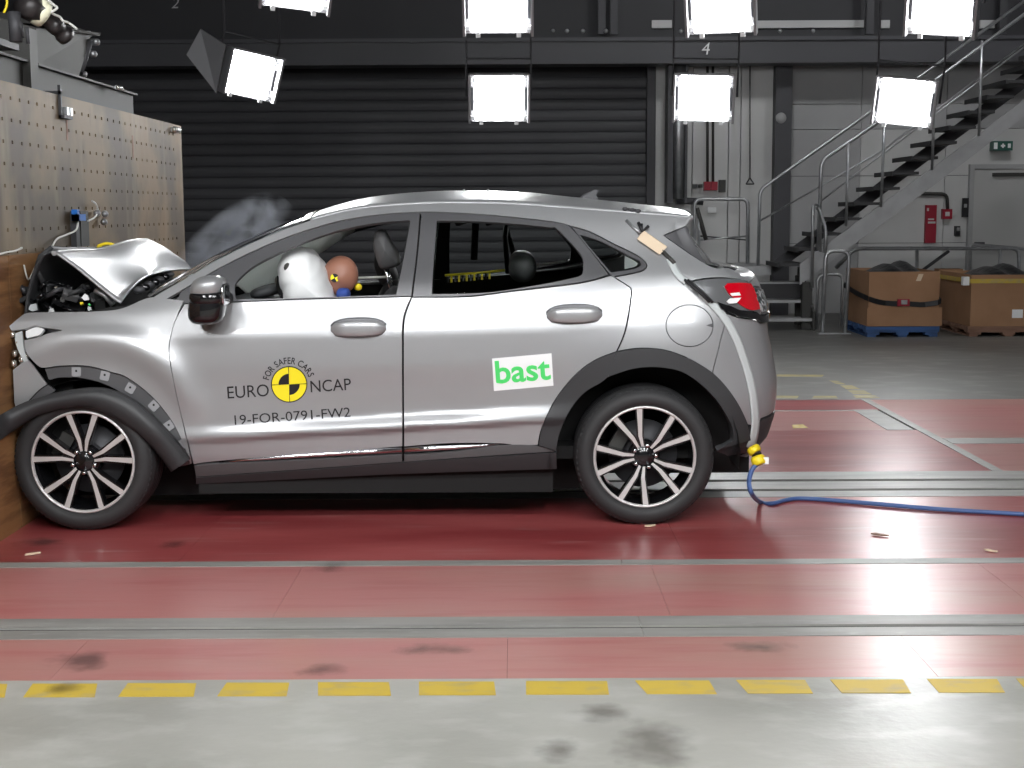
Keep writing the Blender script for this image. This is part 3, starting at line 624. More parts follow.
zm = U(900, 302, 9.8).z

b = MB(); pth = [U(869.5, 299, 9.79), U(885, 303, 9.785), U(910, 304, 9.785), U(925, 304.5, 9.785), U(941, 301, 9.79)]
q = [(x0-.02, 10.96, zm+.14), (x0-.02, 10.35, zm+.08)]+[tuple(p) for p in pth]+[(x1+.02, 10.35, zm+.05), (x1+.02, 10.96, zm+.1), (x0-.02, 10.96, zm+.14)]
q = spline(q, 3); vs = []
for p in q: vs += [(p[0], p[1], p[2]-.03), (p[0], p[1], p[2]+.03)]
b.add(vs, [(2*i, 2*i+2, 2*i+3, 2*i+1) for i in range(len(q)-1)]); st = tag(b.build('lashing_strap', 'ink', None, solid=.008), 'dark lashing strap around the left cardboard box', 'strap')
p = U(905, 302.5, 9.775); b = MB(); b.box((p.x-.09, 9.76, p.z-.04), (p.x+.05, 9.785, p.z+.04)); b.build('buckle', 'sign_red', st)
b = MB(); b.box((p.x-.05, 9.75, p.z-.02), (p.x+.02, 9.76, p.z+.03)); b.build('lever', 'steel', st)
def sticker(a, c, d, e, Y, par, m='white', sk=0):
    A, B2 = U(a, c, Y), U(d, e, Y); b = MB(); b.add([(A.x, Y, A.z), (B2.x, Y, A.z), (B2.x+sk, Y, B2.z), (A.x+sk, Y, B2.z), (A.x, Y+.004, A.z), (B2.x, Y+.004, A.z), (B2.x+sk, Y+.004, B2.z), (A.x+sk, Y+.004, B2.z)], [(0,1,2,3), (7,6,5,4), (0,4,5,1), (1,5,6,2), (2,6,7,3), (3,7,4,0)]); return b.build('paper_label', m, par)
sticker(911, 316, 924, 309.5, 9.794, bx); sticker(916, 281, 921, 274, 9.794, bx, 'card', .03)
zl = U(900, 305, 9.8).z
b = MB(); b.box((x0-.018, 9.786, z0+.002), (x1+.035, 9.798, zl-.03)); b.box((x1+.002, 9.80, z0+.002), (x1+.035, 10.9, zl-.03)); b.build('outer_sleeve', 'cardboard', bx)
bx, (x0, x1, z0, z1) = gaylord(970, 1052, 274.5, 326.5, 9.8, 1.2, 'pallet_brown', 'right cardboard box, with a yellow strap', 'brown wooden pallet under the right cardboard box')
zm = U(1000, 281, 9.8).z
b = MB(); q = [(x0-.012, 11., zm), (x0-.012, 9.79, zm), (x1+.012, 9.79, zm), (x1+.012, 11., zm)]; vs = []
for p in q: vs += [(p[0], p[1], p[2]-.025), (p[0], p[1], p[2]+.025)]
b.add(vs, [(2*i, 2*i+2, 2*i+3, 2*i+1) for i in range(3)]); st = tag(b.build('lashing_strap', 'floor_yellow', None, solid=.006), 'yellow lashing strap around the right cardboard box', 'strap')
p = U(966, 281, 9.85); b = MB(); b.box((p.x-.04, 9.82, p.z-.05), (p.x+.03, 9.9, p.z+.05)); b.build('buckle', 'white', st)
sticker(1012, 318, 1023, 309.5, 9.794, bx)
p = U(955, 300, 12.0); tag(MB().box((U(938, 300, 11.75).x, 11.75, 0), (U(962, 300, 11.75).x, 11.95, U(950, 269, 11.75).z)).build('flattened_carton', 'cardboard'), 'flattened brown carton standing in the gap behind the boxes', 'carton')
# ================================================================ CAR: side surface Q(s,z)
YCAR = 0.90                                            # centre plane depth
plan = np.array([(-2.46,-.03),(-2.35,-.02),(-2.15,.0),(-1.9,.004),(-1.5,0),(-1.0,0),(-.5,0),(0,0),(.4,0),(.7,.002),(.9,.012),(1.05,.04),(1.16,.085),(1.24,.15),(1.295,.24),(1.33,.36),(1.355,.55),(1.365,.75),(1.37,.9)])
def dense_plan():
    P = np.array([tuple(v)[:2] for v in spline([(a, c, 0) for a, c in plan], 12)])
    L = np.concatenate([[0], np.cumsum(np.hypot(*np.diff(P, axis=0).T))])
    i0 = np.argmin(abs(P[:,0])); return P, L-L[i0]+P[i0,0]
PP, SS = dense_plan(); S_END = SS[-1]
TX = np.gradient(PP[:,0], SS); TY = np.gradient(PP[:,1], SS)
# control rows (z, d): columns are stations along s; d = inset along the plan normal
ST = [-2.4, -1.9, -1.4, -.9, -.3, .1, .35, .62, .95, 1.2, 1.9]
ROWS_Z = [
 [.15]*11, [.24]*11, [.31]*11, [.345]*11,
 [.355,.36,.375,.40,.43,.45,.46,.46,.45,.45,.45],
 [.385,.39,.405,.43,.46,.48,.49,.50,.50,.50,.50],
 [.46,.46,.475,.50,.53,.56,.58,.58,.58,.58,.58],
 [.62]*11, [.75,.75,.75,.75,.76,.77,.79,.80,.80,.79,.78],
 [.85,.86,.86,.86,.87,.88,.90,.91,.91,.90,.90],
 [.95,.96,.965,.97,.98,.99,1.01,1.02,1.02,1.01,1.01],
 [1.06,1.07,1.08,1.08,1.09,1.10,1.12,1.14,1.15,1.13,1.12],
 [1.26]*11, [1.42]*11, [1.52]*11, [1.70]*11]
ROWS_D = [
 [.14]*11, [.10,.09,.08,.08,.08,.08,.08,.08,.09,.09,.09],
 [.05,.04,.05,.05,.05,.05,.04,.02,.04,.05,.05],
 [.035,.02,.040,.044,.044,.04,.03,.008,.02,.03,.03],
 [.03,.012,.030,.036,.036,.030,.022,.005,.015,.02,.02],
 [.025,.008,.008,.006,.006,.010,.014,.0,.01,.012,.012],
 [.02,.002,.022,.034,.036,.028,.018,-.006,.006,.006,.006],
 [.0,.004,.020,.028,.030,.026,.016,-.004,.008,.006,.006],
 [.01,.012,.012,.012,.012,.012,.008,-.002,.008,.012,.012],
 [.022,.022,.016,.014,.014,.014,.014,.010,.018,.020,.020],
 [.05,.050,.042,.040,.040,.040,.043,.044,.045,.035,.03],
 [.18,.12,.085,.075,.075,.077,.085,.092,.09,.06,.05],
 [.34,.25,.20,.175,.165,.165,.17,.18,.18,.14,.10],
 [.46,.36,.30,.275,.262,.262,.265,.275,.27,.22,.16],
 [.56,.46,.40,.375,.36,.36,.36,.37,.36,.31,.24],
 [.70,.6,.56,.54,.53,.53,.53,.53,.52,.45,.35]]
ROWS_Z = np.array(ROWS_Z, float); ROWS_D = np.array(ROWS_D, float); ST = np.array(ST)
DXZ = np.array([(.15,-.14),(.30,-.07),(.45,-.035),(.62,-.035),(.72,-.05),(.85,-.075),(1.0,-.08),(1.08,-.095),(1.14,-.12),(1.24,-.19),(1.34,-.25),(1.385,-.26),(1.42,-.21),(1.55,-.20)])
def sm(x): x = np.clip(x, 0, 1); return x*x*(3-2*x)
def ctrl(s):
    k = np.clip(np.searchsorted(ST, s)-1, 0, len(ST)-2); t = sm((s-ST[k])/(ST[k+1]-ST[k]))
    t = .5*t+.5*np.clip((s-ST[k])/(ST[k+1]-ST[k]), 0, 1)
    return .033+ROWS_Z[:,k]*(1-t)+ROWS_Z[:,k+1]*t, ROWS_D[:,k]*(1-t)+ROWS_D[:,k+1]*t
def dfun(s, z):
    Z, D = ctrl(s); K = Z.shape[0]; h = np.diff(Z, axis=0); de = np.diff(D, axis=0)/h
    m = np.zeros_like(Z); m[0] = de[0]; m[-1] = de[-1]
    w1 = 2*h[1:]+h[:-1]; w2 = h[1:]+2*h[:-1]; ok = de[:-1]*de[1:] > 0
    m[1:-1] = np.where(ok, (w1+w2)/(w1/np.where(ok, de[:-1], 1)+w2/np.where(ok, de[1:], 1)), 0)
    zc = np.clip(z, Z[0]+1e-5, Z[-1]-1e-5); k = np.clip((zc[None,:] >= Z).sum(0)-1, 0, K-2); i = np.arange(len(s))
    H = h[k,i]; t = (zc-Z[k,i])/H
    return (1+2*t)*(1-t)**2*D[k,i]+t*(1-t)**2*H*m[k,i]+t*t*(3-2*t)*D[k+1,i]+t*t*(t-1)*H*m[k+1,i]
def Q(s, z, off=0.0, mirror=False):
    s = np.atleast_1d(np.asarray(s, float)); z = np.atleast_1d(np.asarray(z, float))
    x = np.interp(s, SS, PP[:,0]); y = np.interp(s, SS, PP[:,1]); tx = np.interp(s, SS, TX); ty = np.interp(s, SS, TY)
    n = np.hypot(tx, ty); nx, ny = -ty/n, tx/n        # inward normal
    d = dfun(np.minimum(s, 1.9), z)*np.clip(1-(s-1.4)/.9, .35, 1)+off
    r = np.hypot(s+1.99, z-.36); d = d-.026*np.exp(-((r-.545)/.075)**2)*sm((-1.36-s)/.25)*sm((z-.45)/.2)*sm((1.02-z)/.1)
    x = x+nx*d+sm((s-.55)/.75)*np.interp(z-.033, DXZ[:,0], DXZ[:,1]); y = y+ny*d
    x = np.maximum(x, XB+.014)
    P = np.stack([x, y, z], 1)
    if mirror: P[:,1] = 2*YCAR-P[:,1]
    return P
def QN(s, z, mirror=False):
    e = .006; a = Q(s+e, z)-Q(s-e, z); c = Q(s, z+e)-Q(s, z-e); n = np.cross(a, c); n /= np.linalg.norm(n, axis=1)[:,None]
    if mirror: n[:,1] *= -1
    return n
def inv(px, smax=1.30):                                # pixels on the near side -> (s,z)
    px = np.asarray(px, float); s = (px[:,0]-512)/216; z = CAM[2]-(px[:,1]-210)/216
    for it in range(60):
        P = Q(s, z); u, v = proj(P); ex = px[:,0]-u; ey = px[:,1]-v
        sc = 1400/(P[:,1]-CAM[1]); ty = np.interp(s, SS, TX)
        s = np.clip(s+.5*np.clip(ex/sc, -.06, .06)/1.0, -2.42, smax); z = z+.8*ey/-sc
    return np.stack([s, z], 1)
def inpoly(p, poly):
    x, y = p[:,0], p[:,1]; c = np.zeros(len(p), bool); j = len(poly)-1
    for i in range(len(poly)):
        xi, yi = poly[i]; xj, yj = poly[j]
        if yi != yj: c ^= ((yi > y) != (yj > y)) & (x < (xj-xi)*(y-yi)/(yj-yi)+xi)
        j = i
    return c
def smooth_poly(P, ang=38, closed=True):
    P = [Vector((a[0], a[1])) for a in P]; n = len(P); corner = []
    for i in range(n):
        a = P[i]-P[i-1]; c = P[(i+1)%n]-P[i]
        corner.append(not (a.length > 0 and c.length > 0 and abs(a.angle_signed(c, 0)) < math.radians(ang)))
    out = []
    for i in range(n):
        b, c = P[i], P[(i+1)%n]; a = P[i-1] if not corner[i] else b; d = P[(i+2)%n] if not corner[(i+1)%n] else c
        L = (c-b).length
        for j in range(6):
            t = j/6; out.append(.5*((2*b)+(c-a)*t+(2*a-5*b+4*c-d)*t*t+(3*b-a-3*c+d)*t**3))
    return [tuple(v) for v in out]
def resample(P, step):
    P = np.array(P+[P[0]]); L = np.concatenate([[0], np.cumsum(np.hypot(*np.diff(P, axis=0).T))]); out = []
    ang = []
    for i in range(len(P)-1):
        seg = L[i+1]-L[i]; k = max(1, int(round(seg/step))) if seg > step else 1
        if out and math.dist(out[-1], P[i]) < step*.28: continue
        for j in range(k): out.append(tuple(P[i]+(P[i+1]-P[i])*j/k))
    return out
def inset(P, g):
    P = np.array(P); A = (P*np.roll(P, -1, 0)[:, ::-1]*[1, -1]).sum()/2; sg = 1 if A > 0 else -1
    t = np.roll(P, -1, 0)-np.roll(P, 1, 0); n = np.stack([-t[:,1], t[:,0]], 1); n /= np.maximum(np.linalg.norm(n, axis=1), 1e-9)[:,None]
    return [tuple(p) for p in P+n*g*sg]
def panel(name, pts, m, parent, holes=(), off=0.0, step=.024, rim=.018, gap=.0016, sz=False, mirror=True, ang=38, extra=None, label=None):
    """pts: outline in photo pixels on the near flank (or (s,z) when sz); meshed on the car's side surface, with a turned-in edge"""
    def conv(P):
        P0 = P
        if sz: return [tuple(p) for p in P]
        P = smooth_poly(P, ang)
        if extra is not None and P0 is pts: P = P[:-5]
        return [tuple(q) for q in inv(P)]
    outer = conv(pts)
    if extra: outer = outer+list(extra)
    loops = [inset(resample(outer, step), gap)]+[inset(resample(conv(h), step), -gap) for h in holes]
    V = [Vector(p) for l in loops for p in l]; E = []; o = 0
    for l in loops: E += [(o+i, o+(i+1)%len(l)) for i in range(len(l))]; o += len(l)
    lo = np.min(loops[0], 0); hi = np.max(loops[0], 0)
    gx, gy = np.meshgrid(np.arange(lo[0]+step*.3, hi[0], step), np.arange(lo[1]+step*.3, hi[1], step)); gp = np.stack([gx.ravel(), gy.ravel()], 1)
    if len(gp):
        k = inpoly(gp, loops[0])
        for h in loops[1:]: k &= ~inpoly(gp, h)
        gp = gp[k]
        B = np.array([p for l in loops for p in l])
        if len(gp): gp = gp[np.array([np.min(((B-g)**2).sum(1)) for g in gp]) > (.45*step)**2]
        V += [Vector(p) for p in gp]
    vo, eo, fo, ov, oe, of = delaunay_2d_cdt(V, E, [], 0, 1e-6)
    vv = np.array([tuple(v) for v in vo]); ff = np.array(fo)
    c = vv[ff].mean(1); k = inpoly(c, loops[0])
    for h in loops[1:]: k &= ~inpoly(c, h)
    ff = ff[k]
    res = []
    for mir in ((False, True) if mirror else (False,)):
        P = Q(vv[:,0], vv[:,1], off, mir); N = QN(vv[:,0], vv[:,1], mir)
        f2 = [tuple(t) if not mir else tuple(t[::-1]) for t in ff.tolist()]
        # orientation: outward normal faces -inside
        a = P[ff[0]]; nn = np.cross(a[1]-a[0], a[2]-a[0]); 
        if not mir and nn@N[ff[0][0]] < 0: f2 = [t[::-1] for t in f2]
        if mir:
            a = P[list(f2[0])]; nn = np.cross(a[1]-a[0], a[2]-a[0])
            if nn@N[f2[0][0]] < 0: f2 = [t[::-1] for t in f2]
        vs = [tuple(p) for p in P]; nr = [tuple(n) for n in N]
        if rim:
            for l in loops:
                L = np.array(l); A = Q(L[:,0], L[:,1], off, mir); n = QN(L[:,0], L[:,1], mir); Bq = A-n*rim
                o = len(vs); k = len(l); vs += [tuple(p) for p in A]+[tuple(p) for p in Bq]
                t = np.roll(A, -1, 0)-np.roll(A, 1, 0); rn = np.cross(t, n); rn /= np.maximum(np.linalg.norm(rn, axis=1), 1e-9)[:,None]
                nr += [tuple(x) for x in rn]*2
                f2 += [(o+i, o+k+i, o+k+(i+1)%k, o+(i+1)%k) for i in range(k)]
        me = bpy.data.meshes.new(name); me.from_pydata(vs, [], f2); me.polygons.foreach_set('use_smooth', [True]*len(f2)); me.update()
        me.normals_split_custom_set_from_vertices(nr); me.materials.append(MT[m])
        ob = bpy.data.objects.new(name, me); COL.objects.link(ob)
        pr = parent[1 if mir else 0] if isinstance(parent, (list, tuple)) else parent
        if pr is not None: setpar(ob, pr)
        if label: ob['label'] = label
        res.append(ob)
    return res
def S3(px, py, off=0.0):                               # one pixel on the flank -> 3-D point
    q = inv([(px, py)])[0]; return Vector(Q([q[0]], [q[1]], off)[0])

car = thing('car', (0, .9, 0), 'silver crossover car with its front crushed against the barrier', 'car')
# ---- outlines traced on the flank
beltF = [(411, 296.8), (305, 299.5), (230, 302.5)]
seamFD = [(193.5, 464.5), (180.5, 412.5), (173, 378), (169.2, 353), (170.6, 337), (175.6, 320), (184, 303.5)]
openF = [(236, 299), (234.5, 287), (239, 279), (255, 265.5), (285, 250.5), (320, 236.5), (350, 228), (380, 222.8), (409, 220.5), (409.5, 224), (403, 260), (396, 294.3), (305, 297.6)]
openR = [(432, 294), (434, 260), (437, 221), (475, 221.5), (520, 224.5), (550, 227.8), (557, 229.5), (580, 254), (583, 266), (582, 274), (575, 277.2), (540, 284.3), (487.5, 292.2)]
openQ = [(580, 235), (600, 241.5), (625, 254), (640, 261.5), (641, 265), (636, 268), (625, 270.3), (611, 272)]
edge = [(150, 299), (165, 290), (180, 281.5), (218, 259.5), (255, 241.5), (285, 229), (310, 220.5), (335, 213.5), (365, 208), (400, 205), (440, 203.3), (480, 203.3), (520, 204.5), (560, 207.5), (600, 210.5), (640, 213.5), (675, 216), (694, 218)]
top_in = [(570, 225.7), (555, 222), (520, 217.8), (475, 213.8), (425, 211.8), (380, 214.5), (335, 222), (280, 239.7), (224.5, 265.3), (180, 291.3), (166, 299.5)]
arch_o = [(538.5, 445), (542, 427), (555, 400), (575, 375), (595, 360), (616.5, 351.5), (640, 348), (665, 350), (690, 359), (713, 373), (732, 395), (745, 420), (749, 440)]
arch_i = [(714.6, 451), (732, 440), (730, 425), (717, 402), (700, 384), (680, 371.3), (655, 367), (632, 369), (607.5, 377), (585, 392), (570, 410), (560, 432), (556, 451)]

# body side: pillar, roof rail, quarter in one pressing
body = panel('body_side', edge+[(695.5, 221), (686, 226), (663, 235.3), (708, 265.3), (728, 268), (739, 273), (757, 282), (742, 279.5), (720, 277.5), (701, 278.8), (690, 281.5),
    (701, 290.5), (711, 303), (719, 309.5), (727.3, 313.5), (712.3, 372.5), (690, 359), (665, 350), (640, 348), (617.5, 351), (626, 330), (631.7, 295), (630.5, 287), (612, 275.6),
    (615, 277.2), (640, 272), (647, 267.5), (647, 263.5), (637.5, 255.3), (615, 244.2), (590, 231.6)]+top_in, 'paint', car,
    holes=[[(689.5+23.6*math.cos(a), 325.7+21*math.sin(a)) for a in np.linspace(0, 2*math.pi, 20, endpoint=False)]], ang=30)
panel('fuel_door', [(689.5+23.4*math.cos(a), 325.7+20.8*math.sin(a)) for a in np.linspace(0, 2*math.pi, 20, endpoint=False)], 'paint', body, ang=60, mirror=False)
fn = panel('finger_notch', [(706, 325.2), (712.6, 323.2), (712.9, 327.5)], 'trim_dark', body, off=-.002, step=.01, rim=.004, gap=0, mirror=False)
fd = panel('front_door', beltF[::-1][:0]+[(184.5, 304)]+beltF[::-1]+[(403, 320), (402.3, 355), (402.5, 400), (402.5, 446.5), (320, 453), (220, 461), (193.5, 464.5)]+seamFD[1:-1], 'paint', car, step=.018)
panel('window_frame', [(176, 303.7), (180, 292.2), (224.5, 266), (255, 251.5), (280, 240.4), (335, 222.8), (380, 215.2), (420, 212.4), (416.5, 255), (411.3, 296.3), (305, 299), (230, 302)], 'trim_dark', fd, holes=[openF], off=.004, step=.02)
rd_ = panel('rear_door', [(412, 297.5), (467, 297), (510, 291.8), (580, 283.3), (611, 275.5), (630, 287.3), (631, 295), (625, 330), (616.3, 351.5), (595, 360), (575, 375), (555, 400), (542, 427), (538, 445), (517, 445.5), (498, 443.5), (449, 443.5), (404, 446.8), (403.7, 400), (403.6, 355), (404.5, 320)], 'paint', car, step=.018)
panel('window_frame', [(412.5, 297), (417.5, 255), (421.3, 212.4), (475, 214.3), (520, 218.4), (555, 222.5), (569.5, 226.3), (590, 250), (609, 274.8), (580, 282.5), (510, 291), (467, 296.2)], 'trim_dark', rd_, holes=[openR], off=.004, step=.02)
panel('quarter_frame', [(571, 226.5), (590, 232.3), (615, 245), (637.5, 256), (646.3, 263.7), (646.3, 267.5), (640, 271.3), (615, 276.4), (610, 274.6)], 'trim_dark', body, holes=[openQ], off=.004, step=.02)
for nm, op, pr, mi in (('door_glass', openR, rd_, False), ('quarter_glass', openQ, body, True)):
    panel(nm, op, 'glass', pr, off=.018, rim=0, gap=-.004, mirror=mi)
panel('window_glare', [(625, 256), (634, 260.5), (638.5, 264), (635, 267), (625, 269.3)], 'white', body, off=.024, rim=0, step=.02, gap=0, mirror=False)  # white patch added for the bright glare in the quarter glass
# B pillar behind the doors, black seals
panel('pillar_seal', [(394, 300), (402, 258), (409, 218), (440, 218), (436, 255), (434, 300)], 'black', body, off=.03, rim=0)
panel('lower_shell', [(120, 306), (230, 305), (411, 300), (580, 287), (612, 279), (640, 300), (712, 312), (720, 330), (712, 365), (690, 356), (640, 345), (595, 357), (572, 373), (550, 400), (538, 440), (538, 455), (196, 472), (184, 430), (165, 400), (140, 378), (110, 364), (80, 360), (60, 345), (60, 320)], 'black', car, off=.035, rim=0, step=.05)
# door handles, chrome strips, sills
def handle(cx, cy, w, h, pr, mir):
    P = [S3(cx-w, cy+.6), S3(cx, cy), S3(cx+w, cy-.6)]
    for o, sgn in ((pr[0], 1), (pr[1], -1)):
        c = P[1].copy(); ax = (P[2]-P[0]).normalized()
        M = Matrix([[ax.x, 0, -ax.z, 0], [0, 1, 0, 0], [ax.z, 0, ax.x, 0], [0, 0, 0, 1]])
        yy = c.y if sgn > 0 else 2*YCAR-c.y
        hw = w/214
        b = MB(); b.blob((c.x, yy+sgn*.006, c.z), (hw*1.02, .010, h/214*1.25), 2.4, 28, 10, M); cup = b.build('handle_cup', 'trim_dark', o)
        pts = []
        for i in range(13):
            t = -1+2*i/12; yo = -.030*(1-t**4)*sgn; hh = h/214*(.62+.25*(1-t*t))*(1 if abs(t) < .99 else .4); tt = .010
            cp = Vector((c.x, yy, c.z))+M @ Vector((t*hw*.97, 0, 0))+Vector((0, yo, 0))
            pts.append([cp+Vector((0, math.sin(k*math.pi/5)*tt*sgn*-1, math.cos(k*math.pi/5)*hh)) for k in range(10)]+[cp+Vector((0, 0, hh))])
        b = MB(); b.grid(pts); b.build('door_handle', 'paint', o)
handle(358.5, 328.5, 28.5, 9, fd, 1); handle(574.5, 315, 28.5, 9, rd_, 1)
for px, rr, o_ in (([(219, 462.8), (250, 459.3), (300, 455.8), (350, 452.6), (402, 449.8)], (.003, .008, .011, .013, .015), fd[0]), ([(404.5, 449.9), (430, 448.5), (455, 447.2), (480, 445.8), (499, 444.3)], (.015, .014, .012, .008, .003), rd_[0])):
    b = MB(); b.tube([S3(*q, .004) for q in px], list(rr), 12); b.build('chrome_strip', 'chrome', o_)
panel('door_cladding', [(194, 465.5), (217, 463.5), (300, 459.7), (402.3, 453.7), (402.3, 462), (300, 469.5), (230, 474.5), (196, 477)], 'grey_plastic', fd, off=-.004, step=.014)
panel('door_cladding', [(404, 454.3), (449, 451.7), (500, 445), (537, 445.5), (556, 451.5), (480, 456.5), (404, 462)], 'grey_plastic', rd_, off=-.004, step=.014)
panel('sill', [(196, 477.3), (230, 474.8), (300, 470), (402, 462.3), (480, 457), (556.5, 452), (557, 469), (402, 474), (280, 480), (196, 484)], 'black_plastic', car, off=-.006, step=.02)
sp = arch_o.index((616.5, 351.5)); ip = arch_i.index((607.5, 377))
panel('arch_cladding', arch_o[:sp+1]+[(607.5, 377)]+arch_i[ip+1:], 'black_plastic', rd_, off=-.014, step=.018, rim=.03)
panel('arch_cladding', arch_o[sp:]+arch_i[:ip+1], 'black_plastic', car, off=-.014, step=.018, rim=.03)
# bumper, valance, tailgate and lamps, wrapped round the corner in (s,z)
ztop = CAM[2]-(318-210)/207; zval = float(inv([(771, 417)])[0][1]); zbot = .30
SE = S_END
bp = panel('rear_bumper', [(712.6, 372.5), (727.6, 313.8), (738, 317.5), (752, 319.5)], 'paint', car, extra=[(1.33, .945), (1.5, .94), (SE, .90), (SE, .50), (1.4, zval+.01), (1.25, zval)]+[tuple(v) for v in inv([(758, 425), (748.5, 425), (745, 420), (732, 395)])])
panel('rear_valance', [(749.3, 440), (748.8, 426), (758, 426)], 'black_plastic', car, extra=[(1.25, zval-.008), (1.4, zval), (SE, .49), (SE, .27), (1.4, .28), (1.2, .31)]+[tuple(v) for v in inv([(746, 452.5), (727, 456), (716, 451.5), (732, 440.5)])], off=-.004)
zl0, zl1 = CAM[2]-(310-210)/205, CAM[2]-(282-210)/205
tl = panel('tail_lamp', [(691.5, 281.5), (701, 279.3), (720, 278), (735, 278.8), (745, 280.5)], 'smoke_lens', car, extra=[(1.28, 1.118), (1.34, 1.115), (1.5, 1.10), (1.52, 1.0), (1.40, .985), (1.30, .99)]+[tuple(v) for v in inv([(754, 312), (738, 310), (728, 305.5), (711, 302), (701, 289.5)])], off=-.014, step=.016, rim=.03)
panel('red_lens', [(722.5, 286), (725, 283), (736, 282.5), (747, 283.2), (752.5, 291), (753, 299), (757, 305.5), (756, 309), (747, 309.5), (737, 303.5), (732, 298), (727, 293.5)], 'red_lens', tl, off=-.022, step=.010, rim=.01, gap=0)
panel('clear_lens', [(748.5, 283.5), (756, 284.5)], 'clear_lens', tl, extra=[(1.33, 1.105), (1.42, 1.09), (1.42, 1.01), (1.33, 1.0)]+[tuple(v) for v in inv([(757.5, 305.5), (754, 299), (753.5, 291)])], off=-.022, step=.010, rim=.01, gap=0)
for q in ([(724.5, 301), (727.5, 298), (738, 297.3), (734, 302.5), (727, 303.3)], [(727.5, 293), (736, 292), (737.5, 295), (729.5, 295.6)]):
    panel('highlight_insert', q, 'white', tl, off=-.026, step=.01, rim=.008, gap=0)  # white slivers put in as colour for the highlights on the lens
panel('lamp_rim', [(716, 301.5), (728, 306), (738, 310.3), (754, 312.5)], 'gloss_black', tl, extra=[(1.30, .985), (1.40, .98), (1.52, .995), (1.52, .975), (1.40, .95), (1.30, .955)]+[tuple(v) for v in inv([(754, 318.5), (738, 316.5), (720, 308.5)])], off=-.020, step=.014, gap=0)
tg = panel('tailgate', [(1.33, 1.125), (1.5, 1.115), (1.53, 1.1), (1.53, .98), (1.42, .95), (1.5, .945), (SE, .91), (SE, 1.165), (1.6, 1.16), (1.42, 1.15), (1.33, 1.14), (1.27, 1.13)], 'paint', car, sz=True)
def far(p): return Vector((p[0], 2*YCAR-p[1], p[2]))
# ---- roof, spoiler, glass lofted between the two flanks
def edge3(px, off=0.0):
    q = inv(px); return [Vector(p) for p in Q(q[:,0], q[:,1], off)]
def loft(E, crown, n=16, fwd=0.0, pw=2.0):
    """rows across the car from the near edge points to their mirror images, bulged up by crown and along x by fwd"""
    out = []
    for i, p in enumerate(E):
        f = far(p); c = crown[i] if isinstance(crown, (list, tuple)) else crown; g = fwd[i] if isinstance(fwd, (list, tuple)) else fwd
        row = []
        for j in range(n+1):
            t = j/n; k = 1-abs(2*t-1)**pw; q = p.lerp(f, t); row.append(Vector((q.x+g*k, q.y, q.z+c*k)))
        out.append(row)
    return out
Er = edge3([tuple(v)[:2] for v in spline([(a, c, 0) for a, c in edge[6:]], 5)], .004)
n = len(Er); cr = [.050+.012*min(1, i/20)-.028*max(0, (i-n+24)/24) for i in range(n)]
b = MB(); b.grid(loft(Er, cr, 20, pw=2.2)); roof = b.build('roof', 'paint', car, solid=.012)
Ew = edge3([tuple(v)[:2] for v in spline([(a, c-1, 0) for a, c in edge[0:7]], 5)], .006)
n = len(Ew); rows = loft(Ew, [.01+.035*i/n for i in range(n)], 20, [-.14+.12*i/n for i in range(n)], 2.2); b = MB(); b.grid(rows); b.build('windscreen', 'glass', car)
b = MB()
b.grid([[r[0]+Vector((-.004, 0, .004)), r[1]+Vector((-.004, 0, .004))] for r in rows]); b.build('windscreen_border', 'trim_dark', car); b = MB(); b.grid([[r[-2]+Vector((-.004, 0, .004)), r[-1]+Vector((-.004, 0, .004))] for r in rows]); b.build('windscreen_border', 'trim_dark', car)
b = MB(); b.grid([[q+Vector((0, 0, .003)) for q in r] for r in rows[-3:]]); b.build('windscreen_border', 'trim_dark', car)
# spoiler underside and rear face
T = S3(695, 219); T2 = S3(685, 226.5); T3 = S3(664, 235.3)
b = MB(); top = [Er[-1], T, T2, T3]; b.grid(loft([Er[-1], T], [.047, .04], 20, .015, 2.2)); b.build('spoiler_edge', 'paint', car)
b = MB(); b.grid(loft([T, T2, T3], [.04, .035, .03], 20, 0)); b.build('spoiler_underside', 'gloss_black', car)
panel('rear_pillar_trim', [(664, 235.6), (686.5, 226), (689, 228), (691, 236), (697, 248), (707, 265)], 'trim_dark', car, off=.004, step=.02)
Eg = edge3([(690, 230), (692.5, 237), (698, 247.5), (708, 264), (722, 266.5), (736, 271.5)], .02)
b = MB(); b.grid(loft(Eg, .0, 20, [.04,.06,.08,.10,.10,.10], 2.2)); b.build('rear_window', 'glass', car)
b = MB(); b.grid([[q-Vector((.03, 0, .01)) for q in r] for r in loft(Eg, .0, 20, [.04,.06,.08,.10,.10,.10], 2.2)][:3]); b.build('rear_window_border', 'gloss_black', car)
G_ = loft(Eg, .0, 20, [.04,.06,.08,.10,.10,.10], 2.2)[-1]
tz = np.array([(1.24, 1.125), (1.28, 1.132), (1.33, 1.14), (1.42, 1.15), (1.6, 1.16), (SE, 1.165)]); us = np.linspace(0, 1, 11)**.75
Lz = np.concatenate([[0], np.cumsum(np.hypot(*np.diff(tz, axis=0).T))]); ss = np.interp(us*Lz[-1], Lz, tz[:,0]); zz = np.interp(us*Lz[-1], Lz, tz[:,1])
Tn = [Vector(p) for p in Q(ss, zz, .001)]; T_ = Tn+[far(p) for p in Tn[:-1][::-1]]
b = MB(); b.grid([[g.lerp(q, t)+Vector((.012*math.sin(math.pi*t), 0, .008*math.sin(math.pi*t))) for g, q in zip(G_, T_)] for t in (0, .25, .5, .75, 1)]); b.build('tailgate_top', 'paint', car)
b = MB(); p = U(731, 258, .9)
b.blob((p.x-.01, .9, p.z-.075), (.07, .035, .022), 2.4, 14, 8, Matrix.Rotation(.5, 4, 'Y')); b.build('rear_wiper_cover', 'paint', car)
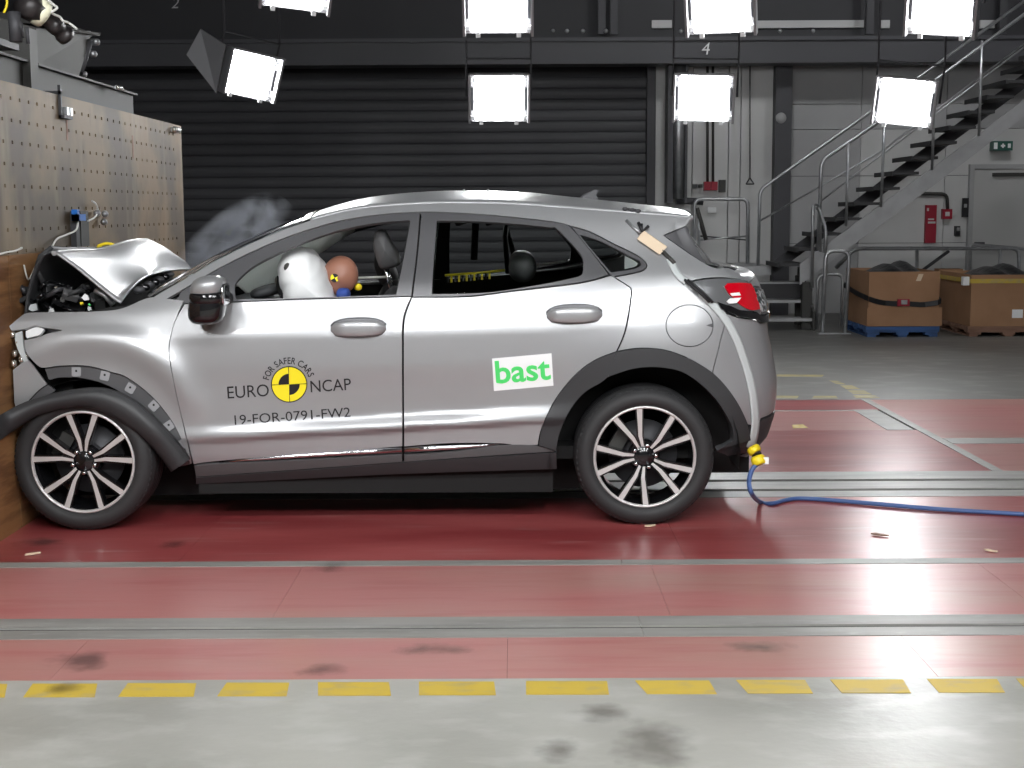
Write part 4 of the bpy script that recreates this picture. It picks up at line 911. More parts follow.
# antenna fin and small roof plate
p = U(576, 199.5, .9); q = U(597, 199.5, .9)
b = MB(); pr = [U(575, 201, .9), U(585, 193.5, .9), U(595, 189.5, .9), U(599, 190.5, .9), U(596, 195, .9), U(599, 200.5, .9)]
m_ = len(pr); b.add([(v.x, .885+.012*(i in (1, 2, 3, 4)), v.z) for i, v in enumerate(pr)]+[(v.x, .915-.012*(i in (1, 2, 3, 4)), v.z) for i, v in enumerate(pr)], [tuple(range(m_))[::-1], tuple(range(m_, 2*m_))]+[(i, (i+1)%m_, m_+(i+1)%m_, m_+i) for i in range(m_)]); b.build('antenna_fin', 'trim_dark', car)
t = thing('measuring_plate', U(474, 194, .9), 'thin metal plate with two pegs on top of the car roof', 'plate')
a, c = U(458, 193.5, .8), U(491, 193.2, .8); b = MB(); b.box((a.x, .7, a.z-.004), (c.x, 1.0, a.z+.006)); b.build('plate', 'chrome', t)
for px in (464, 488):
    p = U(px, 192, .75); b = MB(); b.tube([(p.x, .75, a.z), (p.x, .75, a.z+.022)], .006, 8); b.build('peg', 'steel', t)

# ---- decals printed on the doors
def decal(name, vs, fs, m, par, off=-.0022):
    q = inv(vs); P = Q(q[:,0], q[:,1], off); b = MB(); b.add([tuple(p) for p in P], fs); o = b.build(name, m, par); return o
def place_text(body, cx, cy, w, h, ang, name, m, par, off=-.0022, weight=.0):
    vs, fs = text_mesh(body, 1, weight); lo, hi = vs.min(0), vs.max(0); v = (vs-(lo+hi)/2)/(hi-lo)*[w, h]; a = math.radians(ang); co, si = math.cos(a), math.sin(a)
    X = cx+v[:,0]*co+v[:,1]*si; Y = cy+v[:,0]*si-v[:,1]*co
    return decal(name, np.stack([X, Y], 1), fs, m, par, off)
place_text('EURO', 248.2, 391.3, 41.5, 12.2, -3.6, 'lettering', 'ink', fd[0]); place_text('NCAP', 330.8, 385.3, 40.5, 11.8, -3.6, 'lettering', 'ink', fd[0])
place_text('19-FOR-0791-FW2', 292.5, 416, 116, 9.6, -4.0, 'lettering', 'ink', fd[0])
RC = (289.2, 384.3); AR = math.radians(-3)
def sector(cx, cy, r0, r1, a0, a1, n=24):
    A = np.linspace(math.radians(a0), math.radians(a1), n+1); vs = [(cx+r*math.cos(a), cy-r*math.sin(a)) for r in (r0, r1) for a in A]
    return vs, [(i, i+1, n+2+i, n+1+i) for i in range(n)]
decal('roundel', *sector(*RC, .01, 17.6, 0, 360, 48), 'yellow', fd[0], -.0018); decal('roundel_ring', *sector(*RC, 17.2, 18.2, 0, 360, 48), 'ink', fd[0])
for a0 in (92, 272): decal('roundel_quarter', *sector(*RC, .01, 10.6, a0, a0+90), 'ink', fd[0], -.0026)
for a0 in (2, 92, 182, 272): decal('roundel_line', *sector(RC[0], RC[1], .01, 17.5, a0-1.3, a0+1.3, 2), 'ink', fd[0], -.003)
def arc_text(txt, c, r, h, a_start, a_end, m, par):
    gl = [(text_mesh(ch, 1, .012) if ch != ' ' else None) for ch in txt]; wd = [((g[0][:,0].max()-g[0][:,0].min())+.12 if g else .30) for g in gl]; tot = sum(wd); acc = 0
    AV = []; AF = []
    for g, wv in zip(gl, wd):
        if g:
            v = g[0].copy(); k = h/.70; xm = (v[:,0].max()+v[:,0].min())/2; ang = math.radians(a_start+(a_end-a_start)*(acc+wv/2)/tot)
            kx = abs(math.radians(a_end-a_start))*(r+h/2)/tot; lx = (v[:,0]-xm)*kx; ly = r+v[:,1]*k
            X = c[0]+ly*math.cos(ang)+lx*math.sin(ang); Y = c[1]-(ly*math.sin(ang)-lx*math.cos(ang))
            o = len(AV); AV += list(zip(X, Y)); AF += [tuple(i+o for i in f) for f in g[1]]
        acc += wv
    decal('arc_lettering', np.array(AV), AF, m, par)
arc_text('FOR SAFER CARS', RC, 20.6, 6.4, 169, 19, 'ink', fd[0])
st = decal('sticker', [(492, 358.5), (551.5, 353.2), (553.5, 386), (494, 390.8)], [(0, 1, 2, 3)], 'white', rd_[0], -.0018)
vs = [(492+59.5*i/8+2*j/4, 358.5-5.3*i/8+32.5*j/4) for j in range(5) for i in range(9)]; bpy.data.objects.remove(st)
st = decal('sticker', vs, [(j*9+i, j*9+i+1, j*9+i+10, j*9+i+9) for j in range(4) for i in range(8)], 'white', rd_[0], -.0018)
place_text('bast', 522.8, 370.3, 55, 23, -4.5, 'sticker_print', 'green', st, -.0034, .02)

# ---- wheels
def wheel(cx, cz, R, phase, wyo=.035):
    M = Matrix.Translation((cx, wyo, cz)) @ Matrix.Rotation(math.pi/2, 4, 'X')     # local z points at the camera
    t = bpy.data.objects.new('wheel', None); COL.objects.link(t); t.location = (cx, wyo, cz); setpar(t, car); t.matrix_parent_inverse = Matrix(WM(car)).inverted()
    rim = R*.735; W = .215
    prof = [(rim*.99, -.012), (rim*1.02, .004), (R*.81, .016), (R*.88, .014), (R*.93, .004), (R*.965, -.012), (R*.985, -.030)]
    for k in range(4):
        z0 = -.045-k*.042; prof += [(R, z0), (R, z0-.030), (R*.982, z0-.032), (R*.982, z0-.040)]
    prof += [(R*.985, -W+.03), (R*.93, -W), (R*.75, -W-.005), (rim*.95, -W+.015)]
    b = MB(); b.lathe(prof, 72, M); b.build('tyre', 'rubber', t)
    b = MB()                                                                                  # shoulder blocks
    for k in range(72):
        a = 2*math.pi*k/72; Rm = M @ Matrix.Rotation(a, 4, 'Z'); b.box((R*.950, -.006, -.028), (R*.972, .006, -.010), Rm)
    b.build('tread_blocks', 'rubber', t)['kind'] = 'stuff'
    b = MB(); b.lathe([(rim*1.0, -.006), (rim*.985, .002), (rim*.955, .0), (rim*.94, -.012)], 72, M); b.build('rim_lip', 'alloy', t)
    b = MB(); b.lathe([(rim*.945, -.010), (rim*.93, -.03), (rim*.90, -.08), (rim*.90, -.20)], 60, M); b.build('rim_barrel', 'gloss_black', t)
    b = MB(); b.lathe([(.0, -.115), (.165, -.115), (.165, -.13), (0, -.13)], 40, M); b.lathe([(0, -.06), (.06, -.06), (.075, -.115)], 24, M); b.build('brake_disc', 'dark_steel', t)
    b = MB(); Rm = M @ Matrix.Rotation(math.radians(150), 4, 'Z'); b.box((.10, -.06, -.14), (.165, .06, -.085), Rm); b.build('brake_caliper', 'grey_steel', t)
    sp0 = None
    for k in range(5):
        for sd in (-1, 1):
            a0 = math.radians(phase+72*k); a1 = a0+sd*math.radians(15.5)
            p0 = Vector((.048*math.cos(a0), .048*math.sin(a0), -.022))+Vector((-math.sin(a0), math.cos(a0), 0))*.010*sd
            pm = Vector((.10*math.cos(a0), .10*math.sin(a0), -.016))+Vector((-math.sin(a0), math.cos(a0), 0))*.018*sd
            p1 = Vector((rim*.955*math.cos(a1), rim*.955*math.sin(a1), -.006))
            d = (p1-pm).normalized(); nrm = Vector((-d.y, d.x, 0)); ws = (.006, .009, .0130); ps = (p0, pm, p1)
            face = [q+nrm*s*wv for q, wv in zip(ps, ws) for s in (-1, 1)]; 
            b = MB(); b.add([M @ q for q in face], [(0, 2, 3, 1), (2, 4, 5, 3)]); b.build('spoke_face', 'alloy', t)
            bk = [q+nrm*s*(wv+.007)+Vector((0, 0, -.002)) for q, wv in zip(ps, ws) for s in (-1, 1)]; bb = [q+Vector((0, 0, -.05)) for q in bk]
            b = MB(); b.add([M @ q for q in bk+bb], [(0,2,3,1), (2,4,5,3), (0,6,8,2), (2,8,10,4), (1,3,9,7), (3,5,11,9)]); b.build('spoke', 'gloss_black', t)
    b = MB(); b.lathe([(0, -.022), (.026, -.022), (.029, -.024), (.034, -.026), (.066, -.032), (.078, -.06)], 30, M); b.build('hub_cap', 'gloss_black', t)
    for k in range(5):
        a = math.radians(phase+36+72*k); Rm = M @ Matrix.Translation((.054*math.cos(a), .054*math.sin(a), -.028)); b = MB(); b.lathe([(.0105, 0), (.0105, .016), (.007, .020), (0, .020)], 6, Rm); b.build('wheel_nut', 'chrome', t)
    return t
rwx, rwz = U(645, 456, .03).x, U(645, 456, .03).z
fwx, fwz = U(82.5, 461, -.03).x, U(82.5, 461, -.03).z
RW = .332
w1 = wheel(rwx, RW-.003, RW, 40); w2 = wheel(fwx, RW-.003, RW, 17, -.03)
def copy_tree(o, par):
    c = o.copy(); COL.objects.link(c); c.parent = par
    for ch in list(o.children): copy_tree(ch, c)
    return c
for ww, x in ((w1, rwx), (w2, fwx)):
    c = copy_tree(ww, car); c.location = (x, 2*YCAR-.035, ww.location.z); c.rotation_euler = (0, 0, math.pi)
# wheel wells and underbody
for (x, R_) in ((rwx, .45), (fwx, .37)):
    for s in (0, 1):
        b = MB(); pts = []
        for i in range(19):
            a = math.radians(-8+196*i/18); pts.append([(x+R_*math.cos(a), (yy if not s else 2*YCAR-yy), max(.2, RW+R_*math.sin(a)*1.02)) for yy in (.035, .10, .36)])
        b.grid(pts); b.build('wheel_well', 'black', car)
        yb_ = .365 if not s else 2*YCAR-.365; b = MB(); b.add([(p[2][0], yb_, p[2][2]) for p in pts], [tuple(range(19))]); b.build('well_wall', 'black', car)
b = MB(); b.box((-1.52, .13, .145), (.18, 2*YCAR-.13, .32)); b.box((.18, .37, .19), (1.16, 1.43, .52)); b.box((-2.2, .38, .09), (-1.5, 1.42, .5)); b.box((.1, .38, .11), (.32, 1.42, .3)); b.build('underbody', 'black', car)

# ---- crushed front end
fen = panel('front_fender', [(184, 300.5), (168, 298.5), (152, 297), (140, 300.5), (128, 306), (112, 310), (80, 311.5), (37, 312), (26, 313), (19, 317.5), (9, 326), (11, 331), (24, 329.5), (35, 325.8), (46, 328), (62, 330.3), (48, 333.2), (38, 337), (24, 340), (25, 350), (30, 358), (38, 366), (44, 368), (60, 366), (80, 365.6), (95, 367.5), (112, 372.5), (127, 377.5), (149, 394), (169, 417), (182, 441), (190, 464), (192.5, 464)]+seamFD[1:-1], 'paint', car, mirror=True, ang=50)
panel('fender_flange', [(44, 369), (60, 366.7), (80, 366.3), (95, 368.2), (112, 373.2), (127, 378.2), (149, 394.7), (169, 417.7), (182, 441.7), (189.5, 465), (176, 468), (165, 444), (150, 420), (130, 400), (107, 386), (83, 379), (60, 378), (48, 381)], 'trim_dark', fen, off=.012, mirror=True)
for (x, y, a) in ((76, 372, 0), (104.5, 376, 12), (130, 388.5, 30), (153.5, 406, 45), (168.5, 426, 55), (179.5, 446, 62)):
    a = math.radians(a); q = [(x+4.6*(math.cos(a)*i-math.sin(a)*j), y+4.6*(math.sin(a)*i+math.cos(a)*j)) for i, j in ((-1, -1), (1, -1), (1, 1), (-1, 1))]
    c = panel('trim_clip', q, 'clip_grey', fen[0], off=.004, step=.02, rim=.006, gap=0, mirror=False)
    panel('clip_hole', [(x+1.2*math.cos(k), y-1+1.2*math.sin(k)) for k in np.linspace(0, 6.28, 8, endpoint=False)], 'black', fen[0], off=.0025, step=.004, rim=0, gap=0, mirror=False)
panel('headlamp_shard', [(24.5, 331.5), (35, 327.5), (43, 329.5), (38, 335.5), (30, 337.5), (25, 339)], 'white', car, off=.022, mirror=False, gap=0)
panel('headlamp_edge', [(15, 333), (22, 330.5), (23, 341), (25, 352), (28.5, 361), (24, 362.5), (18, 351), (15, 341)], 'tape', car, off=.0, mirror=False, step=.014)
panel('front_bumper_piece', [(12.5, 370), (20, 364), (26, 360), (31, 363), (47, 384.5), (38, 391), (25, 404), (14, 407.5)], 'paint', car, off=.004, mirror=False)
panel('bumper_flange', [(47.5, 385), (56, 391), (45, 397), (32, 406), (26, 404.5), (38, 391.5)], 'trim_dark', car, off=.01, mirror=False)
b = MB(); A = [(x, y) for x, y in ((12, 335), (17, 344), (14, 354), (21, 360), (13, 364), (25, 357))]
for i, (x, y) in enumerate(A):
    p = S3(max(x, 12), y, .02); b.blob(p, (.014, .02, .018), 2.2, 8, 6)
b.build('headlamp_fragments', 'white_metal', car)
# lining of the front wheel arch and crash black behind the nose
b = MB(); b.box((XB+.03, .12, .30), (-2.1, 1.68, .80)); b.box((-2.2, .40, .36), (-1.62, 1.40, .84)); b.build('crash_structure', 'black', car)
# dangling arch moulding
otr = [(-62, 452), (-30, 432), (0, 415), (25, 402), (60, 392), (95, 388), (120, 394), (140, 406), (163, 428), (178, 445), (189, 460)]
itr = [(-60, 478), (-28, 457), (0, 439.5), (20, 426), (40, 414.5), (75, 407), (100, 411), (125, 424.5), (145, 440), (160, 457), (171, 472)]
def trim_depth(px): return np.interp(px, [-65, -30, 0, 20, 45, 60, 150, 190], [-.75, -.43, -.18, -.13, -.10, -.095, -.085, -.02])
so = spline([(a, c, 0) for a, c in otr], 4); si = spline([(a, c, 0) for a, c in itr], 4)
pts = []
for o_, i_ in zip(so, si):
    Y = float(trim_depth((o_.x+i_.x)/2)); row = []
    for k in range(7):
        t = k/6; x, y = o_.x+(i_.x-o_.x)*t, o_.y+(i_.y-o_.y)*t; Yk = min(Y+.03*(2*t-1)**2, (XB+.075)*1400/(x-512)-6.48 if x < 400 else 9); row.append(U(x, y, Yk))
    row += [row[-1]+Vector((.0, .04, 0)), row[0]+Vector((0, .04, 0)), row[0]]; pts.append(row)
b = MB(); b.grid(pts); b.add(pts[-1][:9], [tuple(range(9))]); b.build('loose_arch_moulding', 'black_plastic', car)
# bonnet: rear part thrust up into a ridge, front part folded down against the barrier
def H(px, py, Y): return U(px, py, Y)
N_ = 15
near_ = spline([H(55, 252.5, .15), H(74, 266, .15), H(90, 279, .14), H(112, 297, .12), H(121, 303, .12)], 4)
mid1 = spline([H(100, 249.5, .70), H(118, 257, .70), H(136, 266, .70), H(148, 271, .70), H(153, 274.5, .70)], 4)
q1 = spline([H(76, 250.5, .42), H(96, 262, .42), H(116, 277, .42), H(131, 287, .42), H(137, 282, .42)], 4)
mid2 = spline([H(134, 240.5, 1.15), H(147, 246, 1.15), H(160, 255, 1.15), H(170, 265, 1.15), H(174, 270.5, 1.15)], 4)
far_ = spline([H(148, 239.5, 1.62), H(163, 247, 1.62), H(175, 255, 1.62), H(186, 263, 1.62), H(191, 270, 1.62)], 4)
ln = len(near_); rows = []
for i in range(ln): rows.append(spline([near_[i], q1[i], mid1[i], mid2[i], far_[i]], 5))
b = MB(); b.grid([[Vector(p) for p in r] for r in rows]); hood = b.build('bonnet', 'paint', car, solid=.01, bevel=0)
fr = []
for i in range(7):
    t = i/6; fr.append([Vector((max(p.x-.035-.16*t, XB+.04), p.y, p.z-.05*t-.42*t*t+.03*math.sin(9*p.y)*t)) for p in rows[0]])
b = MB(); b.grid(fr); b.build('bonnet_front_fold', 'black_plastic', car, solid=.01)
b = MB(); b.tube([p+Vector((-.005, 0, -.004)) for p in rows[0]], .012, 6); b.build('bonnet_crease', 'paint', car)
b = MB(); b.tube([H(95, 290, .2), H(105, 296, .2), H(113, 305, .2)], [.015, .012, .014], 6); b.build('bonnet_stay', 'steel', car)
tag(MB().tube(spline([U(x, y, .9) for x, y in ((98, 246), (107, 243.5), (116, 246), (117, 248), (107, 249), (99, 247), (98, 246))], 6), .008, 8).build('yellow_loop', 'yellow_plug'), 'yellow webbing loop on the crumpled bonnet ridge', 'strap')
# engine bay clutter
eng = bpy.data.objects.new('engine_bay', None); COL.objects.link(eng); eng.location = (-2.0, .6, .9); setpar(eng, car)
b = MB(); b.box((-2.28, .3, .80), (-1.86, 1.5, .93)); b.box((-2.2, .6, .9), (-1.9, 1.2, 1.02)); b.build('engine_block', 'black_plastic', eng, bevel=.02)
rg = random.Random(7)
for k in range(26):
    x, y = rg.uniform(14, 108), rg.uniform(282, 309)
    if y < 255+.9*(60-x) or y < 252+.72*(x-50): continue
    p = U(x, y, rg.uniform(.16, .5)); s = rg.uniform(.012, .035); b = MB(); R3 = Matrix.Rotation(rg.uniform(-.8, .8), 4, (rg.random(), rg.random(), rg.random()+.1))
    b.box((-s*1.6, -s, -s), (s*1.6, s, s*.7), Matrix.Translation(p) @ R3); b.build('engine_fragment', rg.choice(['black_plastic', 'gloss_black', 'grey_plastic', 'dark_steel', 'black_plastic']), eng, bevel=.005)
for k in range(12):
    x0, y0 = rg.uniform(12, 60), rg.uniform(285, 312); q = [U(x0, y0, .3)]
    for j in range(4): x0 += rg.uniform(4, 16); y0 = min(max(y0+rg.uniform(-9, 8), 278+.3*abs(x0-40)), 312); q.append(U(x0, y0, rg.uniform(.16, .45)))
    b = MB(); b.tube(spline(q, 4), rg.uniform(.006, .013), 7); b.build('hose', rg.choice(['gloss_black', 'black_plastic', 'dark_steel']), eng)
for (x, y, m, s) in ((86, 297, 'white', .022), (57, 289, 'white_metal', .010), (63, 300, 'grey_steel', .018), (34, 308, 'tape', .028), (52, 310.5, 'white', .018), (82, 304, 'yellow_plug', .010), (90, 305, 'green', .008), (90, 309, 'tape', .014)):
    b = MB(); b.prism([(-s*.6, -s*.5), (s*.5, -s*.7), (s*.7, s*.2), (.1*s, s*.9), (-s*.5, s*.4)], .012, Matrix.Translation(U(x, y, .19)) @ Matrix.Rotation(math.pi/2+rg.uniform(-.5, .5), 4, 'X') @ Matrix.Rotation(rg.uniform(0, 6), 4, 'Z')); b.build('broken_part', m, eng)
b = MB(); pts = [[U(52, 247, .2+.3*i), U(40, 256, .2+.3*i), U(36, 268, .2+.3*i), U(44, 285, .2+.3*i)] for i in range(5)]
b.grid([[Vector((max(p.x, XB+.03), p.y, p.z)) for p in r] for r in pts]); b.build('grille_remains', 'black_plastic', car, solid=.02)
for (q, m) in (([(24, 265), (26, 274), (28.5, 279.5), (32, 274), (35, 267)], 'wire'),):
    b = MB(); b.tube(spline([UX(x, y, XB+.03) for x, y in q], 4), .004, 6); b.build('torn_wire', m, car)
# cowl and firewall
b = MB(); b.box((-2.02, .25, .8), (-1.97, 1.6, 1.165)); b.build('gap_blackout', 'black', car)  # black box added to keep the gap under the bonnet dark
b = MB(); b.box((-1.70, .16, .5), (-1.66, 1.64, .99)); b.build('firewall', 'black', car)
b = MB(); b.grid([[Vector((-1.80+.16*t, y, 1.0+.045*t+.03*(1-((y-.9)/.75)**2))) for t in (0, .5, 1)] for y in np.linspace(.14, 1.66, 13)]); b.build('cowl', 'black_plastic', car, solid=.01)
for k in range(7):
    p = U(139+5*k, 290-2.6*k, .35+.12*k); b = MB(); b.blob(p, (.03, .02, .018), 2.4, 8, 6); b.build('cowl_part', 'gloss_black' if k % 2 else 'dark_steel', car)

# ---- door mirror
def mirror(side):
    f = (lambda y: y) if side == 0 else (lambda y: 2*YCAR-y)
    sgn = 1 if side == 0 else -1
    t = bpy.data.objects.new('door_mirror', None); COL.objects.link(t); c = U(208, 298, -.06); t.location = (c.x, f(c.y), c.z); setpar(t, fd[side])
    def P(x, y, Y): q = U(x, y, Y); return (q.x, f(q.y), q.z)
    def lobe(name, cx, cy, rx, rz, ry, m, p, sh=0):
        b = MB(); c = U(cx, cy, -.09); Sh = Matrix.Identity(4); Sh[0][2] = sh
        b.blob((c.x, f(c.y), c.z), (rx/218, ry, rz/218), p, 24, 14, Sh); return b.build(name, m, t)
    lobe('mirror_cap', 208.5, 287, 16.8, 11.5, .095, 'paint', 2.6, .30); lobe('mirror_band', 208.5, 297.5, 18.2, 7.5, .097, 'gloss_black', 3.2)
    lobe('mirror_housing', 207.5, 308, 18.2, 16.5, .088, 'gloss_black', 3.0, .12)
    b = MB(); b.tube([P(216, 298, -.03), P(228, 298, .06)], .03, 10); b.build('mirror_arm', 'black_plastic', t)
    b = MB(); c = U(225.5, 294, -.09); b.blob((c.x, f(c.y), c.z), (.008, .075, .05), 4, 16, 8); b.build('mirror_glass', 'chrome', t)
mirror(0); mirror(1)

# ---- interior
b = MB(); b.box((-1.66, .17, .30), (.95, 1.63, .36)); b.build('cabin_floor', 'black', car)
pts = [[Vector((x, y, z)) for x, z in ((-1.64, .99), (-1.45, 1.035), (-1.22, 1.055), (-1.14, 1.03), (-1.12, .94), (-1.2, .62))] for y in np.linspace(.2, 1.6, 9)]
b = MB(); b.grid(pts); b.build('dashboard', 'dash', car, solid=.02)
b = MB(); c = U(262, 287, .47); pts = []
b.blob((c.x+.02, .48, c.z-.02), (.075, .16, .030), 2.6, 20, 10, Matrix.Rotation(-.25, 4, 'Y')); b.build('instrument_hood', 'dash', car)
p = U(297, 291, .48); Mx = Matrix.Translation((p.x, .48, p.z-.10)) @ Matrix.Rotation(math.radians(62), 4, 'Y')
b = MB(); b.lathe([(.185+.016*math.cos(a), .016*math.sin(a)) for a in np.linspace(0, 2*math.pi, 12)], 40, Mx); sw = b.build('steering_wheel', 'gloss_black', car)
b = MB(); b.box((-.17, -.02, -.015), (.17, .02, .01), Mx); b.box((-.02, -.02, -.012), (.17, .02, .008), Mx); b.lathe([(0, .03), (.06, .02), (.065, -.03)], 20, Mx); b.build('steering_hub', 'gloss_black', sw)
# driver airbag
prof = [(280, 266), (284, 255), (293, 248), (304, 247), (315, 253), (324, 265), (330, 279), (335, 296), (337, 310), (300, 312), (288, 306), (284, 290), (280.5, 277)]
so = spline([(a, c, 0) for a, c in prof], 4, True); cx, cy = 308, 281; pts = []
for k in range(25):
    v = math.sin(math.pi*(k/24-.5)); sc = max(0, 1-abs(v)**2.6)**.42 if 0 < k < 24 else 0; row = []
    for p in so+[so[0]]:
        q = U(cx+(p.x-cx)*sc, cy+(p.y-cy)*sc, .20+.25+v*0); q.y = .45+v*.24; 
        wr = .003*math.sin(9*math.atan2(p.y-cy, p.x-cx)+v*7)*sc; row.append(q+Vector((wr, 0, wr)))
    pts.append(row)
b = MB(); b.grid(pts); ab = b.build('driver_airbag', 'airbag', car, weld=True)
b = MB(); p = U(286, 267, .22); b.blob((p.x, .245, p.z), (.014, .01, .02), 2, 14, 8, Matrix.Rotation(.4, 4, 'Y')); b.build('airbag_vent', 'grey_steel', ab)
def seat(cy, xo, hr=True, rec=.22, name='front_seat', tall=1.0):
    t = bpy.data.objects.new(name, None); COL.objects.link(t); t.location = (xo, cy, .36); setpar(t, car)
    b = MB(); b.blob((xo-.22, cy, .50), (.27, .25, .10), 3.2, 24, 10, Matrix.Rotation(.10, 4, 'Y')); b.build('seat_cushion', 'seat', t)
    R3 = Matrix.Rotation(rec, 4, 'Y'); b = MB(); b.blob((xo+.13, cy, .80), (.075, .245, .33*tall), 3.2, 24, 12, R3); b.build('backrest', 'seat', t)
    return t
t = seat(.47, -.80, rec=.30)
HP = [(376, 232), (381, 229.5), (386, 232), (391, 242), (398, 253), (400, 264), (392, 268), (382, 269), (377, 258), (374, 245)]
so = spline([(a, c, 0) for a, c in HP], 3, True); pts = []
for k in range(9):
    v = -1+2*k/8; sc = math.sqrt(max(0, 1-abs(v)**4)); pts.append([U(387+(p.x-387)*sc, 250+(p.y-250)*sc, .47)+Vector((0, v*.13, 0)) for p in so+[so[0]]])
b = MB(); b.grid(pts); b.build('headrest', 'grey_plastic', t)
for dy in (-.05, .05): b = MB(); p = U(381, 268, .47); b.tube([(p.x+.02, .47+dy, p.z+.03), (p.x+.06, .47+dy, p.z-.14)], .008, 8); b.build('headrest_rod', 'chrome', t)
t2 = seat(1.30, -.88, rec=.30); c = copy_tree([o for o in t.children if o.name.startswith('headrest') and 'rod' not in o.name][0], t2); c.parent = t2; c.matrix_parent_inverse = Matrix(WM(t2)).inverted(); c.location = (-.08, .83, -.12)
tr_ = bpy.data.objects.new('rear_bench', None); COL.objects.link(tr_); tr_.location = (.35, .9, .36); setpar(tr_, car)
b = MB(); b.blob((.05, .9, .50), (.27, .62, .11), 3.6, 28, 10); b.build('seat_cushion', 'seat', tr_)
b = MB(); b.blob((.36, .9, .80), (.085, .62, .30), 3.6, 28, 12, Matrix.Rotation(.35, 4, 'Y')); b.build('backrest', 'seat', tr_)
for i, yy in enumerate((.50, 1.3)):
    p = U(522.5, 268, .50); b = MB(); b.blob((p.x, yy, p.z-(0 if i == 0 else .02)), (.070, .12, .075), 2.3, 20, 12); b.build('headrest', 'black_plastic', tr_)
b = MB(); b.blob((.78, .9, .88), (.28, .62, .05), 3.5, 20, 8); b.build('parcel_shelf', 'seat', car)
# roof lining and far pillar lining
b = MB(); b.grid([[q-Vector((0, 0, .035)) for q in r] for r in loft(Er[::4], .05, 12)]); b.build('headliner', 'headliner', car)
b = MB(); b.grid([[far(p)+Vector((.02, -.05, -.02)), far(p)+Vector((.06+.12*(1-i/len(Ew)), -.03, -.05-.12*(1-i/len(Ew))))] for i, p in enumerate(Ew[4:])]); b.build('pillar_lining', 'headliner', car, solid=.01)
# belts, rods and yellow strip in the rear
for (q, m, r_) in (([(458, 224, .9), (476, 220, 1.3), (474, 262, 1.3)], 'black', .02), ([(487, 226, 1.4), (505, 222, 1.5), (515, 262, 1.4)], 'black', .015), ([(507, 222, 1.5), (505, 240, 1.4), (508, 275, 1.3)], 'black', .015)):
    b = MB(); b.tube([U(*p) for p in q], r_, 6); b.build('seat_belt', m, car)
for (q, m, r_) in (([(445, 276.5, .8), (480, 274, .8), (505, 271.5, .8)], 'yellow', .006), ([(537, 266.5, .9), (566, 262.5, .9)], 'wire', .006), ([(355, 278, .6), (386, 277, .6)], 'wire', .006)):
    b = MB(); b.tube([U(*p) for p in q], r_, 8); b.build('measuring_rod', m, car)
for k in range(12):
    p = U(448+3.8*k, 280-.35*k, .8); b = MB(); b.box((p.x-.006, .79, p.z-.02), (p.x+.004, .82, p.z+.012)); b.build('scale_block', 'yellow_plug' if k % 2 else 'ink', car)
p = U(358, 287, .5); b = MB(); b.blob(p, (.02, .02, .018), 2.2, 8, 6); b.build('belt_guide', 'yellow_plug', car)

# ================================================================ CRASH TEST DUMMY (one skinned body)
hc = U(340.5, 275.5, .47)
J = {}
def jv(n, x, z, y, r, par=None): J[n] = (Vector((x, y, z)), r, par)
X0 = hc.x
jv('pelvis', X0+.36, .62, .47, .13)
jv('belly', X0+.28, .76, .47, .125, 'pelvis'); jv('chest', X0+.17, .85, .47, .115, 'belly'); jv('upper', X0+.11, .94, .47, .085, 'chest'); jv('neck', X0+.05, 1.05, .47, .05, 'upper')
for s, n in ((-1, 'l'), (1, 'r')):
    jv('hip'+n, X0+.30, .60, .47+s*.10, .095, 'pelvis'); jv('knee'+n, X0-.10, .70, .47+s*.14, .062, 'hip'+n); jv('ankle'+n, X0-.36, .43, .47+s*.13, .042, 'knee'+n); jv('toe'+n, X0-.50, .42, .47+s*.14, .035, 'ankle'+n)
    jv('sh'+n, X0+.13, .945, .47+s*.17, .055, 'upper'); jv('el'+n, X0+.02, .80, .47+s*.21, .043, 'sh'+n); jv('wr'+n, X0-.20, .84, .47+s*.17, .030, 'el'+n); jv('ha'+n, X0-.27, .86, .47+s*.155, .028, 'wr'+n)
    for f in range(4): jv('f%d%s' % (f, n), X0-.335+.004*f, .875-.012*f, .47+s*(.165-.014*f), .009, 'ha'+n)
    jv('th'+n, X0-.29, .89, .47+s*.125, .010, 'ha'+n)
names = list(J); me = bpy.data.meshes.new('crash_test_dummy'); me.from_pydata([J[k][0] for k in names], [(names.index(J[k][2]), names.index(k)) for k in names if J[k][2]], [])
du = bpy.data.objects.new('crash_test_dummy', me); COL.objects.link(du)
md = du.modifiers.new('s', 'SKIN'); bm = bmesh.new(); bm.from_mesh(me); lay = bm.verts.layers.skin.verify()
for i, v in enumerate(bm.verts): v[lay].radius = (J[names[i]][1],)*2; v[lay].use_root = (names[i] == 'pelvis')
bm.to_mesh(me); bm.free(); sb = du.modifiers.new('u', 'SUBSURF'); sb.levels = 2; sb.render_levels = 2
dg = bpy.context.evaluated_depsgraph_get(); dg.update(); me2 = bpy.data.meshes.new_from_object(du.evaluated_get(dg)); du.modifiers.clear()
